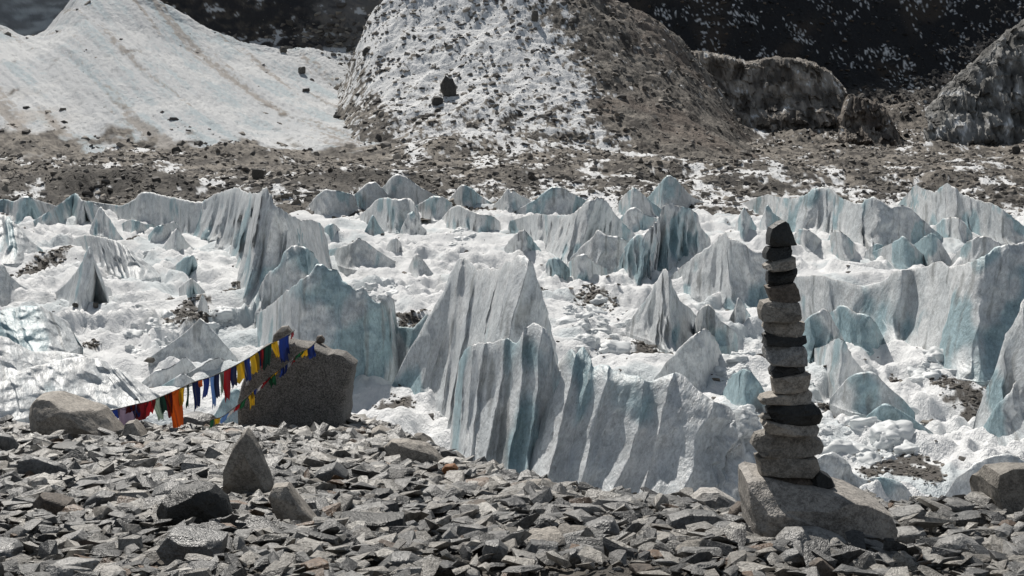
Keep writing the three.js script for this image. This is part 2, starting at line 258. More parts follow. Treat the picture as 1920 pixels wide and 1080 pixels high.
cliff('rock_cliff', 'grey rock spur at the right edge under the dark slope', [1735, 1765, 1800, 1830, 1865, 1900, 1935, 2000, 2120], [
  { d: 466, y: [275, 292, 300, 300, 298, 296, 294, 292, 290] }, { d: 480, y: [225, 228, 228, 222, 215, 208, 200, 195, 190] }, { d: 492, y: [205, 180, 160, 142, 125, 110, 98, 85, 75] }, { d: 500, y: [200, 168, 138, 112, 82, 52, 32, 10, 0] }, { d: 514, y: [210, 178, 148, 120, 90, 62, 42, 18, 8] }], [.13, .127, .12], [.36, .355, .34], 15);

// ================================================================= ICE PINNACLES: each one a thing
// stations along the crest: [crest bearing x, y, foot bearing x, y]
function fin(name, label, o, st) {
  const { set = .34, back = .7, flute = .09, blue = .25, dirty = .1, rough = 1, lean = .5, pow = 1.25, group, ribs = [] } = o, sd = (counts.__fin = (counts.__fin ?? 0) + 1) * 3.7;
  const K = st.length, len = []; let L = 0; len.push(0); for (let i = 1; i < K; i++) { L += Math.hypot(st[i][0] - st[i - 1][0], st[i][1] - st[i - 1][1]) * .7 + Math.hypot(st[i][2] - st[i - 1][2], st[i][3] - st[i - 1][3]) * .3 + 1; len.push(L); }
  const nu = Math.max(26, Math.min(430, Math.round(L / 2.1)));
  const hp = Math.max(...st.map(s => s[3] - s[1])), nf = Math.max(16, Math.min(150, Math.round(hp / 2.7))), nb = 9;
  const C = [], F = [], B = [], S = [], H = [], X = []; let s = 0;
  for (let i = 0; i < nu; i++) {
    const q = L * i / (nu - 1); let k = 1; while (k < K - 1 && q > len[k]) k++;
    const t = (q - len[k - 1]) / (len[k] - len[k - 1]), g = n => st[Math.max(0, Math.min(K - 1, n))];
    const val = (c, w) => lerp(lerp(g(k - 1)[c], g(k)[c], t), cub(g(k - 2)[c], g(k - 1)[c], g(k)[c], g(k + 1)[c], t), w);
    const fx = val(2, 1), fy = Math.max(val(3, 1), val(1, .6)), cx = val(0, .6), cy = val(1, .6);
    const dF = floorHit(fx, fy), f = at(fx, fy, dF);
    let d = dF; for (let r = 0; r < 4; r++) { const h = Math.max(0, at(cx, cy, d).y - f.y); d = dF + set * h; }
    const c = at(cx, cy, d), h = Math.max(0, c.y - f.y);
    C.push(c); F.push(f); H.push(h); X.push(cx); B.push(V(c.x + .1 * h, floorBase(c.x, d + back * h) - .6, -(d + back * h + .3)));
    if (i) s += Math.hypot(C[i].x - C[i - 1].x, C[i].z - C[i - 1].z, (C[i].y - C[i - 1].y) * .6); S.push(s);
  }
  for (const [e, n] of [[0, 1], [nu - 1, -1]]) if (H[e] > (set > 1 ? 2.5 : .8)) {              // round off an end that stands free
    const out = F[e].clone().sub(F[e + n * 2]).setY(0).normalize(), h = H[e];
    for (let m = 0; m < 5; m++) { const w = (m + 1) / 5, k = Math.sqrt(Math.max(0, 1 - w * w));
      const c2 = C[e].clone().addScaledVector(out, .35 * h * w); c2.y = F[e].y + h * k - .4 * w; const f2 = F[e].clone().addScaledVector(out, .35 * h * w); f2.lerp(V(c2.x, f2.y, c2.z), .6 * w); const b2 = B[e].clone().addScaledVector(out, .35 * h * w); b2.lerp(V(c2.x, b2.y, c2.z), .6 * w);
      if (n > 0) { C.unshift(c2); F.unshift(f2); B.unshift(b2); S.unshift(S[0] - .35 * h * .2); H.unshift(h * k); X.unshift(X[0]); } else { C.push(c2); F.push(f2); B.push(b2); S.push(S[S.length - 1] + .35 * h * .2); H.push(h * k); X.push(X[X.length - 1]); } }
    if (n > 0) { /* end index moves */ } }
  const NU = C.length, hm = Math.max(...H), NV = 1 + nf + nb;
  // crest unevenness, and how far each column stands forward
  const cj = C.map((c, i) => H[i] * rough * (.035 * N3(S[i] * .9, sd, 2) + .02 * Math.abs(N3(S[i] * 2.6, sd, 5))));
  const put = (i, j) => {
    const c = C[i], f = F[i], b = B[i], h = H[i];
    if (j === 0) return [f.x, f.y - 1.3, f.z + .25];
    if (j <= nf) {
      const v = (j - 1) / (nf - 1), hv = Math.pow(v, pow), x = lerp(f.x, c.x, v), z = lerp(f.z, c.z, v), y = lerp(f.y, c.y + cj[i], hv) - .25 * (1 - v);
      const ss = S[i] + lean * 1.6 * N3(S[i] * .2, v * 1.8, sd), env = .25 + .75 * Math.pow(Math.sin(Math.PI * Math.min(1, .12 + v * .86)), .7) * (1 - .5 * v);
      const w1 = Math.max(2, hm * .52), w2 = Math.max(.8, hm * .2);
      const fl = 1.15 * (rdg(ss / w1, v * .6, sd) - .62) + .55 * (rdg(ss / w2, v * 1.3, sd + 9) - .6);
      let rib = 0; for (const [rx, ra, rw] of ribs) { const dx = X[i] - rx + Math.abs(rw) * .5 * N3(v * 3, rx, sd); const q = rw > 0 ? dx : -dx, k = Math.abs(rw); rib += ra * Math.exp(q < 0 ? q / k : -q / (k * .3)); }
      rib *= hm * (1 - .55 * v) * sst(0, .12, v) * Math.min(1, h / hm + .1);
      const a = flute * hm * env * Math.min(1, h / hm + .1);
      const big = .11 * h * (1 - .6 * v) * fbm(x * 1.6 / hm, y * 1.9 / hm, z * 1.6 / hm + sd, 2), fine = rough * (.22 * (rdg(x * .55, y * .6, z * .55) - .6) + .12 * N3(x * 1.1, y * 1.5, z * 1.1) + .06 * N3(x * 2.4, y * 4, z * 2.4)) * Math.min(1, h * .5);
      const apron = .2 * h * Math.pow(Math.max(0, 1 - v / .4), 2), cap = .05 * h * Math.pow(Math.max(0, (v - .9) / .1), 2);
      return [x + .5 * a * fl * N3(ss / w1 + 4, 1, sd) + fine * .4, y + big * .12 - cap * .3, z + a * fl * 2.4 + big + fine + apron - cap + rib];
    }
    const v = (j - nf) / nb, hv = 1 - Math.pow(v, 1.1), n = .05 * h * fbm(S[i] * .5, v * 2, sd, 3);
    return [lerp(c.x, b.x, v) + n, lerp(b.y, c.y + cj[i], hv) + n, lerp(c.z, b.z, v) + n * .5];
  };
  const WHITE = [.69, .72, .735], FROST = [.79, .805, .81], BLUE = [.33, .485, .535], GREY = [.24, .248, .245];
  const g = gridGeo(NU, NV, put, (i, j, p) => {
    const ss = S[i], y = p[1], n = fbm(ss * .16, y * .16, sd, 3), m = fbm(ss * .5, y * .2, sd + 4, 3);
    let c = mix3(WHITE, FROST, sst(-.2, .4, m));
    c = mix3(c, BLUE, .85 * sst(.34 - blue, .62 - blue, n + .28 * m));
    const k = fbm(ss * 1.1, y * .13, sd + 8, 3); c = mix3(c, GREY, .62 * sst(.56 - dirty, .80 - dirty, k + .35 * fbm(ss * .3, y * .3, sd + 12, 2)));
    return c;
  }, (i, j, p) => [S[i] * .8 + sd, p[1] * .45 - p[2] * .2]);
  top(new THREE.Mesh(g, M.ice), name, label, name.replace('_', ' '), group);
}
const P = 'ice_pinnacle', W = 'ice_wall', R = 'ice_ridge';
// far row, left to right
fin(W, 'low pale ice wall at the far left edge of the glacier', {}, [[-40, 380, -40, 402], [8, 373, 8, 402], [25, 377, 22, 410], [46, 367, 42, 418], [75, 376, 62, 412], [105, 386, 95, 394]]);
fin(W, 'long smooth grey-white ice wall below the brown rubble, far left', { flute: .06, dirty: .02, blue: .05 }, [[165, 376, 168, 398], [200, 382, 200, 405], [228, 385, 225, 412], [250, 374, 245, 415], [264, 360, 262, 418], [285, 360, 285, 420], [310, 367, 310, 425], [335, 371, 335, 432], [360, 377, 355, 438], [388, 377, 378, 441]]);
fin(P, 'dark-faced ice peak standing before the far left ice wall', { blue: .4, dirty: .2 }, [[52, 420, 52, 422], [85, 400, 78, 428], [112, 381, 98, 424], [140, 361, 118, 415], [153, 374, 145, 425], [168, 378, 165, 420], [184, 386, 180, 418]]);
fin(P, 'blue-shaded ice pyramid right of the dark-faced far left peak', { blue: .4 }, [[168, 432, 168, 434], [186, 387, 184, 437], [205, 408, 205, 443], [218, 430, 220, 450], [234, 452, 234, 453]]);
fin(R, 'low dark ice ridge under the long far left wall', { blue: .35 }, [[228, 420, 230, 426], [242, 411, 242, 430], [255, 413, 252, 436], [272, 420, 272, 433], [292, 419, 290, 425]]);
fin(W, 'tall fluted ice wall with a sharp spike, left of centre', { ribs: [[408, .14, 14], [424, .14, 12], [462, .16, 18], [497, .22, 22]], flute: .12, blue: .12, dirty: .05 }, [[378, 377, 362, 440], [405, 362, 385, 445], [420, 357, 398, 450], [442, 350, 412, 466], [460, 357, 430, 475], [476, 362, 446, 505], [489, 358, 455, 535], [497, 349, 462, 556], [504, 360, 474, 562], [512, 382, 488, 565], [530, 394, 520, 560], [560, 410, 555, 545], [592, 414, 585, 520], [608, 428, 602, 500]]);
fin(P, 'blunt ice slab with scooped face, below the long left wall', {}, [[273, 448, 273, 450], [292, 424, 282, 457], [308, 421, 305, 456], [326, 415, 322, 447], [338, 426, 340, 440]]);
fin(P, 'smooth triangular ice pyramid with a plain grey face, left', { flute: .02, dirty: 0, blue: .05 }, [[302, 469, 302, 471], [318, 443, 312, 485], [331, 426, 328, 491], [347, 449, 345, 483], [363, 466, 364, 469]]);
fin(P, 'low rounded ice block below the smooth triangular pyramid', { flute: .03 }, [[320, 505, 320, 508], [345, 483, 336, 515], [362, 478, 352, 516], [372, 492, 370, 500]]);
fin(P, 'small ice tooth above the left rubble patch', {}, [[335, 540, 336, 544], [348, 528, 346, 556], [358, 521, 357, 563], [371, 532, 370, 552], [384, 546, 384, 549]]);
fin(P, 'tiny blue ice fang beside the left rubble patch', { blue: .5 }, [[371, 574, 371, 578], [379, 552, 379, 580], [388, 566, 388, 574]]);
fin(P, 'sharp ice pyramid with a lit left flank on the left snowfield', { flute: .03, blue: .08 }, [[97, 554, 97, 556], [130, 524, 118, 566], [152, 492, 132, 579], [166, 462, 150, 588], [177, 503, 163, 585], [190, 530, 178, 560], [208, 541, 206, 546]]);
const LIT = { set: 2.3, flute: .09, lean: 1.2, blue: .06, dirty: .08, rough: 1.4, pow: 1, back: 1 };
fin(R, 'sunlit crinkled ice ridge behind the sharp left pyramid', LIT, [[138, 447, 140, 462], [165, 440, 175, 490], [200, 446, 218, 512], [228, 455, 250, 522], [255, 478, 278, 520], [288, 502, 302, 515]]);
fin(R, 'uppermost sunlit ice hump at the left edge', LIT, [[-60, 385, -60, 480], [5, 402, -5, 490], [28, 418, 24, 492], [50, 445, 52, 488], [82, 470, 84, 482]]);
fin(R, 'pale ice shoulder at the left edge beside the sharp pyramid', { ...LIT, set: .7 }, [[-60, 480, -60, 575], [0, 496, 4, 566], [14, 512, 18, 563], [40, 535, 42, 556], [70, 548, 72, 553]]);
fin(R, 'long sunlit fluted ice ridge on the left, topmost of three', LIT, [[-60, 590, -60, 690], [0, 582, 12, 668], [40, 574, 62, 668], [75, 574, 105, 665], [100, 588, 132, 655], [126, 603, 150, 646], [146, 640, 156, 646]]);
fin(R, 'long sunlit fluted ice ridge on the left, middle of three', LIT, [[-60, 640, -50, 745], [0, 630, 14, 730], [30, 642, 60, 725], [62, 658, 100, 718], [120, 660, 150, 710], [155, 666, 195, 712], [205, 692, 240, 722]]);
fin(R, 'long sunlit fluted ice ridge on the left, lowest of three', LIT, [[-60, 745, -60, 815], [0, 716, 0, 810], [40, 696, 62, 805], [100, 676, 135, 795], [150, 669, 186, 785], [195, 677, 242, 775], [240, 702, 290, 775], [290, 734, 325, 770], [330, 765, 350, 775]]);
fin(P, 'broad ice pyramid with a hooked tip above the prayer flags', { flute: .04, blue: .1 }, [[278, 672, 278, 675], [310, 650, 308, 672], [345, 625, 340, 675], [366, 606, 358, 680], [374, 596, 366, 682], [392, 610, 385, 683], [415, 638, 415, 679], [445, 672, 445, 674]]);
fin(P, 'low tilted ice block left of the flag line', { blue: .15 }, [[264, 718, 264, 721], [290, 695, 284, 727], [315, 690, 308, 724], [332, 680, 328, 716], [348, 668, 348, 705], [368, 690, 368, 700]]);
fin(P, 'small lumpy ice block just above the flag line', { rough: 1.6 }, [[296, 728, 296, 732], [330, 706, 322, 742], [345, 700, 340, 744], [368, 716, 366, 735], [385, 730, 385, 736]]);
fin(P, 'white ice lump beside the broad hooked pyramid', { rough: 1.6 }, [[348, 702, 348, 706], [385, 680, 380, 710], [410, 671, 408, 706], [436, 682, 440, 694]]);
fin(P, 'pale blue ice block seen below the flags beside the boulder', { blue: .6, flute: .04 }, [[404, 772, 404, 818], [418, 748, 414, 820], [444, 727, 440, 820], [458, 745, 464, 820], [470, 780, 474, 815]]);
// middle left
fin(P, 'knobbly white ice spur left of the big striped wall', { flute: .14, rough: 1.5 }, [[474, 578, 474, 582], [490, 528, 482, 600], [502, 512, 495, 605], [522, 498, 515, 610], [534, 472, 535, 612], [552, 457, 555, 612], [574, 463, 580, 610], [592, 482, 602, 600]]);
fin(W, 'big striped ice wall directly behind the flat-faced boulder', { ribs: [[560, .05, 14], [590, .06, 12], [640, .1, 14], [684, .08, 12]], flute: .055, dirty: .27, blue: .14, lean: .2 }, [[480, 592, 480, 606], [500, 576, 495, 650], [530, 550, 525, 710], [560, 525, 555, 735], [577, 514, 572, 740], [590, 498, 586, 740], [602, 496, 600, 740], [616, 501, 614, 740], [632, 505, 632, 738], [640, 524, 641, 738], [652, 535, 652, 737], [666, 541, 667, 736], [679, 537, 680, 735], [690, 556, 692, 734], [704, 568, 706, 732], [716, 560, 720, 728], [729, 555, 735, 720], [738, 590, 748, 708], [748, 612, 760, 692]]);
fin(R, 'low ice saddle joining the striped wall to the leaning fin', { dirty: .25 }, [[742, 612, 742, 700], [760, 614, 758, 706], [778, 612, 768, 712], [800, 588, 780, 716]]);
fin(P, 'largest leaning ice fin with slanted grooves, at the centre', { ribs: [[893, .2, 14], [936, .2, 14], [960, .1, 9], [988, .3, 22], [866, .12, 12]], rough: .7, flute: .05, blue: .22, dirty: .03, lean: .5, pow: 1.12, set: .5 }, [[728, 735, 728, 740], [770, 652, 762, 746], [800, 600, 785, 752], [830, 545, 800, 757], [848, 505, 812, 760], [860, 480, 822, 763], [868, 476, 830, 768], [884, 488, 838, 776], [895, 501, 842, 785], [905, 497, 846, 795], [932, 500, 850, 812], [945, 490, 858, 830], [968, 479, 876, 850], [986, 473, 906, 852], [998, 490, 944, 852], [1012, 530, 976, 845], [1030, 600, 1010, 810], [1044, 664, 1040, 770]]);
fin(P, 'front ice buttress with many blue ribs below the leaning fin', { ribs: [[872, .14, 9], [890, .12, 8], [908, .2, 11], [945, .22, 18], [985, .24, 18], [1015, .2, 14]], rough: .7, flute: .08, blue: .36, dirty: .08, lean: .4, set: .5 }, [[858, 690, 846, 826], [864, 668, 847, 842], [873, 654, 850, 856], [886, 645, 860, 866], [904, 640, 872, 874], [925, 643, 890, 882], [948, 632, 910, 889], [968, 640, 930, 896], [985, 612, 950, 902], [1002, 601, 970, 906], [1018, 606, 986, 909], [1034, 640, 1002, 911], [1048, 695, 1018, 913]]);
fin(W, 'broad shaded ice wall with slanting snow ribs, nearest the moraine', { ribs: [[1074, .3, 26], [1110, .1, 10], [1145, .1, 12], [1212, .26, 36], [1262, .1, 14], [1326, .34, 42]], rough: .6, flute: .05, blue: .26, dirty: .06, lean: .35, set: .72, pow: 1.1 }, [[1040, 704, 978, 918], [1056, 666, 984, 920], [1070, 647, 1000, 922], [1079, 656, 1012, 924], [1094, 650, 1026, 927], [1108, 668, 1040, 930], [1114, 686, 1048, 932], [1126, 681, 1057, 934], [1142, 681, 1071, 936], [1152, 694, 1082, 938], [1180, 698, 1108, 941], [1196, 700, 1124, 943], [1216, 711, 1143, 945], [1238, 704, 1163, 947], [1262, 695, 1186, 949], [1286, 705, 1212, 951], [1306, 726, 1235, 953], [1326, 742, 1260, 955], [1346, 752, 1292, 958], [1370, 764, 1332, 960], [1388, 795, 1370, 963], [1402, 850, 1400, 966]]);
fin(R, 'rough crumbly ice heap left of the stone tower', { rough: 4, flute: .1, set: .8, blue: .2 }, [[1345, 830, 1330, 959], [1362, 790, 1350, 962], [1382, 776, 1375, 964], [1404, 780, 1402, 964], [1428, 800, 1428, 964], [1450, 850, 1450, 959]]);
// centre background
fin(P, 'pale ice knob with a jagged left edge, centre far row', { blue: .15 }, [[572, 393, 572, 398], [590, 370, 588, 404], [606, 356, 605, 407], [620, 355, 620, 407], [640, 359, 640, 405], [664, 366, 664, 402]]);
fin(P, 'rounded snowy ice knob in the centre far row', {}, [[628, 380, 628, 386], [660, 366, 660, 398], [680, 350, 680, 400], [692, 341, 690, 400], [704, 341, 704, 400], [716, 352, 716, 398], [728, 366, 728, 394]]);
fin(P, 'highest white ice summit of the centre far row', { rough: .7 }, [[700, 372, 700, 384], [720, 347, 718, 392], [733, 332, 732, 395], [746, 325, 745, 396], [760, 330, 760, 396], [775, 341, 776, 394], [792, 353, 792, 392], [815, 364, 815, 388], [835, 370, 835, 385]]);
fin(R, 'scooped grey ice ridge in front of the highest white summit', { blue: .2, dirty: .2 }, [[665, 411, 665, 413], [690, 390, 684, 420], [706, 374, 702, 424], [722, 369, 718, 428], [742, 372, 740, 434], [768, 372, 766, 434], [777, 381, 778, 440], [786, 400, 788, 438]]);
fin(P, 'small blue ice cone standing alone before the scooped ridge', { blue: .5, flute: .04 }, [[681, 440, 681, 442], [691, 417, 690, 442], [699, 402, 700, 443], [709, 418, 710, 442], [722, 438, 720, 440]]);
fin(P, 'crumbled white ice spur right of the small blue cone', { rough: 2.5 }, [[750, 433, 752, 438], [764, 404, 763, 441], [775, 394, 776, 442], [790, 422, 788, 438], [800, 432, 800, 435]]);
fin(P, 'grey streaked ice face in the centre far row', { dirty: .3 }, [[776, 388, 778, 398], [800, 373, 798, 408], [815, 366, 812, 412], [830, 370, 830, 413], [848, 380, 848, 408]]);
fin(P, 'dark pointed ice peak right of the grey streaked face', { dirty: .25 }, [[842, 374, 842, 384], [858, 353, 856, 390], [868, 345, 868, 394], [885, 353, 886, 394], [900, 366, 902, 392], [922, 380, 924, 390], [946, 388, 946, 392]]);
fin(R, 'long scalloped ice face below the dark pointed peak', { blue: .25, dirty: .15 }, [[826, 412, 826, 414], [845, 390, 840, 424], [860, 384, 858, 430], [880, 393, 878, 436], [905, 402, 902, 440], [922, 404, 922, 434], [938, 416, 938, 424]]);
fin(P, 'twin-tipped ice peak right of centre in the far row', { blue: .15 }, [[920, 388, 920, 392], [938, 372, 936, 398], [952, 352, 951, 402], [958, 360, 958, 402], [964, 357, 964, 402], [976, 366, 976, 400], [994, 374, 994, 396]]);
fin(P, 'wide dome-topped ice peak right of the twin-tipped one', { dirty: .15 }, [[968, 394, 968, 402], [1000, 376, 998, 406], [1022, 359, 1020, 408], [1037, 349, 1035, 408], [1055, 351, 1055, 408], [1072, 361, 1072, 406], [1102, 377, 1102, 400]]);
fin(P, 'little curled ice block before the dome-topped peak', { blue: .3 }, [[1014, 393, 1014, 404], [1030, 379, 1028, 406], [1042, 373, 1042, 406], [1055, 378, 1056, 405], [1066, 397, 1066, 404]]);
fin(W, 'ribbed ice wall ending in a blunt grey summit, right of centre', { ribs: [[1006, .12, 14], [1040, .12, 14], [1076, .14, 12], [1124, .14, 20]], flute: .13, blue: .15, dirty: .16 }, [[956, 414, 958, 432], [985, 405, 990, 444], [1006, 400, 1003, 456], [1030, 402, 1020, 466], [1062, 402, 1036, 476], [1078, 397, 1050, 485], [1100, 377, 1066, 490], [1114, 372, 1076, 490], [1124, 369, 1088, 488], [1138, 376, 1112, 482], [1152, 398, 1140, 472], [1168, 417, 1166, 466], [1192, 440, 1192, 460]]);
fin(P, 'greenish undercut ice step below the blunt grey summit', { blue: .3, dirty: .25 }, [[1070, 482, 1066, 492], [1096, 458, 1088, 496], [1112, 443, 1108, 500], [1122, 430, 1122, 502], [1140, 442, 1140, 503], [1160, 444, 1158, 504], [1178, 452, 1176, 500]]);
fin(P, 'dark blue ice peak in the far row, left of the tall cone', { blue: .42 }, [[1160, 378, 1160, 402], [1177, 359, 1174, 410], [1190, 351, 1188, 414], [1202, 360, 1205, 410], [1216, 373, 1226, 406], [1240, 392, 1242, 402]]);
fin(P, 'tall smooth ice cone topping the far row right of centre', { blue: .3, dirty: .04, flute: .04 }, [[1206, 380, 1206, 392], [1230, 352, 1224, 396], [1245, 334, 1240, 400], [1257, 328, 1255, 401], [1269, 336, 1270, 400], [1285, 355, 1288, 396], [1302, 371, 1306, 391], [1332, 383, 1332, 387]]);
fin(P, 'white ice lump before the dark blue peak', {}, [[1158, 416, 1160, 432], [1175, 395, 1178, 436], [1192, 388, 1195, 437], [1210, 402, 1212, 434], [1234, 410, 1234, 425]]);
fin(P, 'flat-capped ice tower with a curling blue left rib', { ribs: [[1194, .16, 12], [1236, .2, 14], [1270, .1, 14]], flute: .16, blue: .28 }, [[1158, 502, 1158, 512], [1172, 462, 1172, 524], [1194, 440, 1188, 530], [1216, 432, 1203, 531], [1234, 408, 1224, 510], [1247, 381, 1240, 502], [1268, 384, 1262, 494], [1290, 389, 1285, 486], [1308, 402, 1305, 480], [1314, 425, 1318, 472], [1332, 446, 1336, 464]]);
fin(W, 'wide shaded ice wall with a spike, left of the tower top', { ribs: [[1318, .14, 20], [1358, .2, 18]], blue: .25, flute: .1, dirty: .1 }, [[1258, 518, 1258, 532], [1290, 490, 1284, 547], [1318, 468, 1308, 555], [1342, 452, 1334, 562], [1358, 433, 1352, 568], [1368, 446, 1372, 573], [1386, 449, 1395, 576], [1402, 463, 1412, 577], [1420, 472, 1430, 578], [1445, 479, 1450, 578], [1472, 484, 1476, 578]]);
fin(P, 'steep ice horn with dark rubble on its right shoulder', { flute: .12, blue: .12, dirty: .18 }, [[1174, 613, 1174, 617], [1198, 578, 1190, 623], [1220, 548, 1213, 630], [1238, 514, 1234, 640], [1248, 501, 1248, 648], [1260, 530, 1262, 650], [1275, 563, 1280, 636], [1296, 580, 1300, 616], [1312, 601, 1312, 608]]);
fin(P, 'dark grey-blue ice hump right of the steep horn', { blue: .45, dirty: .3 }, [[1300, 612, 1300, 615], [1311, 581, 1310, 634], [1325, 570, 1325, 641], [1336, 576, 1340, 643], [1347, 597, 1352, 643], [1366, 611, 1368, 641], [1384, 628, 1384, 632]]);
fin(P, 'little pointed blue ice spire left of the stone tower', { blue: .5, flute: .04 }, [[1365, 606, 1365, 609], [1375, 581, 1373, 607], [1385, 557, 1382, 609], [1396, 575, 1395, 606], [1408, 592, 1408, 596]]);
fin(P, 'ice pyramid with a serrated right edge behind the near wall', { flute: .03, blue: .14, dirty: .03 }, [[1226, 710, 1226, 716], [1255, 675, 1256, 728], [1285, 643, 1288, 734], [1314, 616, 1318, 734], [1328, 618, 1333, 722], [1345, 640, 1347, 702], [1356, 672, 1358, 682]]);
fin(P, 'split blue ice blade just left of the stone tower', { flute: .12, blue: .4 }, [[1354, 738, 1354, 744], [1372, 705, 1364, 766], [1396, 691, 1380, 782], [1412, 697, 1400, 786], [1428, 720, 1425, 786], [1446, 756, 1446, 780]]);
// small ones in the middle distance
fin(P, 'small dark ice cap on the snow plateau, left of centre', { blue: .4, dirty: .2 }, [[598, 440, 598, 443], [611, 424, 611, 448], [625, 418, 625, 449], [637, 430, 636, 444]]);
fin(P, 'wide dark-fronted ice mound on the centre snowfield', { blue: .3, dirty: .15 }, [[608, 470, 608, 480], [640, 462, 634, 494], [660, 454, 654, 500], [672, 446, 672, 502], [690, 456, 694, 501], [712, 472, 714, 498], [740, 490, 740, 493]]);
fin(P, 'round dark ice ball on the centre snowfield', { blue: .2, dirty: .2, rough: .6, flute: .02 }, [[723, 466, 723, 469], [731, 450, 731, 474], [742, 445, 742, 476], [752, 456, 752, 471]]);
fin(P, 'shark-fin ice tooth right of the round ice ball', { blue: .2, flute: .03 }, [[766, 502, 766, 505], [774, 483, 774, 512], [783, 475, 783, 516], [796, 491, 797, 516], [813, 514, 813, 517]]);
fin(P, 'rubbly ice mound above the centre leaning fin', { rough: 2.2, dirty: .25 }, [[945, 464, 945, 472], [962, 443, 964, 481], [982, 429, 983, 486], [996, 446, 997, 484], [1014, 468, 1014, 479]]);
fin(P, 'dark ribbed ice stump right of the leaning fin tip', { flute: .2, blue: .3, dirty: .3 }, [[1020, 502, 1020, 516], [1032, 484, 1033, 526], [1048, 483, 1050, 529], [1068, 503, 1068, 524]]);
fin(P, 'snow-capped ice hump with a dark hollow, right of the stump', { dirty: .25 }, [[1060, 499, 1060, 502], [1079, 480, 1077, 528], [1095, 475, 1094, 533], [1109, 488, 1111, 527], [1138, 504, 1138, 509]]);
// right side
fin(W, 'long high ice wall with dark hanging streaks, upper right', { ribs: [[1485, .1, 14], [1526, .2, 18], [1560, .14, 14], [1600, .1, 14], [1640, .16, 16]], blue: .3, dirty: .24, flute: .11 }, [[1390, 382, 1390, 394], [1415, 372, 1415, 400], [1440, 364, 1440, 410], [1462, 369, 1460, 420], [1485, 371, 1476, 430], [1508, 366, 1490, 436], [1526, 352, 1506, 438], [1545, 350, 1528, 440], [1560, 352, 1547, 442], [1576, 368, 1566, 446], [1592, 376, 1580, 452], [1612, 380, 1600, 459], [1640, 367, 1630, 464], [1656, 378, 1648, 465], [1672, 388, 1668, 465], [1692, 383, 1690, 463], [1708, 390, 1710, 461], [1724, 404, 1730, 459], [1745, 424, 1750, 458], [1772, 448, 1772, 456]]);
fin(W, 'twin-peaked ice wall with vertical stripes at far upper right', { blue: .25, dirty: .2, flute: .07 }, [[1678, 390, 1678, 398], [1700, 365, 1698, 408], [1718, 345, 1716, 416], [1730, 351, 1730, 422], [1750, 359, 1750, 428], [1765, 351, 1766, 432], [1778, 341, 1780, 436], [1790, 349, 1793, 438], [1805, 362, 1810, 440], [1830, 372, 1832, 444], [1860, 380, 1862, 449], [1880, 392, 1884, 453], [1900, 406, 1904, 455], [1930, 430, 1932, 457], [1970, 445, 1970, 458]]);
fin(P, 'round-shouldered ice hump under the twin-peaked wall', {}, [[1742, 432, 1742, 444], [1770, 410, 1767, 452], [1788, 406, 1788, 456], [1803, 411, 1805, 459], [1824, 438, 1824, 452]]);
fin(P, 'wavy blue ice crest below the streaked upper right wall', { blue: .48, flute: .06, dirty: .03 }, [[1636, 473, 1638, 480], [1663, 459, 1664, 488], [1682, 450, 1683, 494], [1696, 442, 1697, 498], [1709, 455, 1711, 496], [1735, 480, 1735, 486]]);
fin(P, 'bright blue ice blade right of the wavy blue crest', { blue: .55, flute: .04, dirty: .02 }, [[1708, 463, 1708, 472], [1730, 446, 1730, 486], [1748, 436, 1749, 493], [1763, 450, 1765, 491], [1784, 488, 1784, 492]]);
fin(P, 'dark leaf-shaped ice face right of the tower top', { dirty: .3, flute: .03 }, [[1550, 450, 1550, 452], [1564, 432, 1566, 472], [1582, 436, 1588, 480], [1604, 458, 1604, 465]]);
fin(P, 'rumpled ice lump touching the tower top from behind', { dirty: .2 }, [[1482, 448, 1482, 456], [1500, 428, 1500, 465], [1520, 432, 1525, 469], [1544, 453, 1544, 460]]);
fin(P, 'tiny ice cap between the leaf face and wavy crest', {}, [[1622, 472, 1622, 476], [1645, 456, 1645, 482], [1668, 466, 1668, 482]]);
fin(P, 'thin upright ice blade left of the tower top', { blue: .3, flute: .04 }, [[1376, 432, 1376, 440], [1386, 405, 1384, 450], [1395, 387, 1392, 454], [1404, 400, 1408, 450], [1418, 424, 1420, 440]]);
fin(P, 'sharp blue ice spike just above left of the tower top', { blue: .55, flute: .04 }, [[1424, 418, 1424, 427], [1433, 398, 1432, 432], [1440, 383, 1440, 433], [1450, 398, 1453, 431], [1470, 414, 1470, 422]]);
fin(R, 'snowy ice swell behind the big right wall', {}, [[1785, 484, 1785, 492], [1815, 452, 1813, 504], [1845, 441, 1845, 508], [1872, 453, 1872, 504], [1900, 470, 1900, 496]]);
fin(W, 'huge pleated ice wall filling the right side', { rough: .7, ribs: [[1692, .07, 16], [1740, .09, 18], [1775, .12, 18], [1815, .07, 14], [1850, .12, 30], [1895, .09, 20]], set: .5, flute: .07, blue: .17, dirty: .08, lean: .3 }, [[1476, 524, 1488, 592], [1512, 517, 1515, 604], [1545, 517, 1545, 614], [1575, 526, 1570, 622], [1610, 534, 1600, 630], [1645, 530, 1622, 636], [1672, 514, 1648, 642], [1690, 503, 1668, 647], [1712, 502, 1688, 645], [1738, 497, 1704, 652], [1765, 487, 1722, 662], [1782, 500, 1744, 672], [1806, 494, 1765, 686], [1832, 484, 1786, 697], [1858, 470, 1812, 700], [1882, 458, 1842, 699], [1905, 455, 1880, 696], [1930, 450, 1920, 695], [2010, 450, 2010, 695]]);
fin(P, 'smooth tapering ice flank at the right edge', { ribs: [[1884, .1, 20], [1914, .16, 24]], flute: .08, blue: .2 }, [[1824, 802, 1826, 808], [1844, 740, 1834, 814], [1866, 690, 1846, 824], [1884, 635, 1862, 830], [1898, 605, 1880, 834], [1914, 572, 1905, 838], [1945, 540, 1940, 842], [2010, 540, 2010, 842]]);
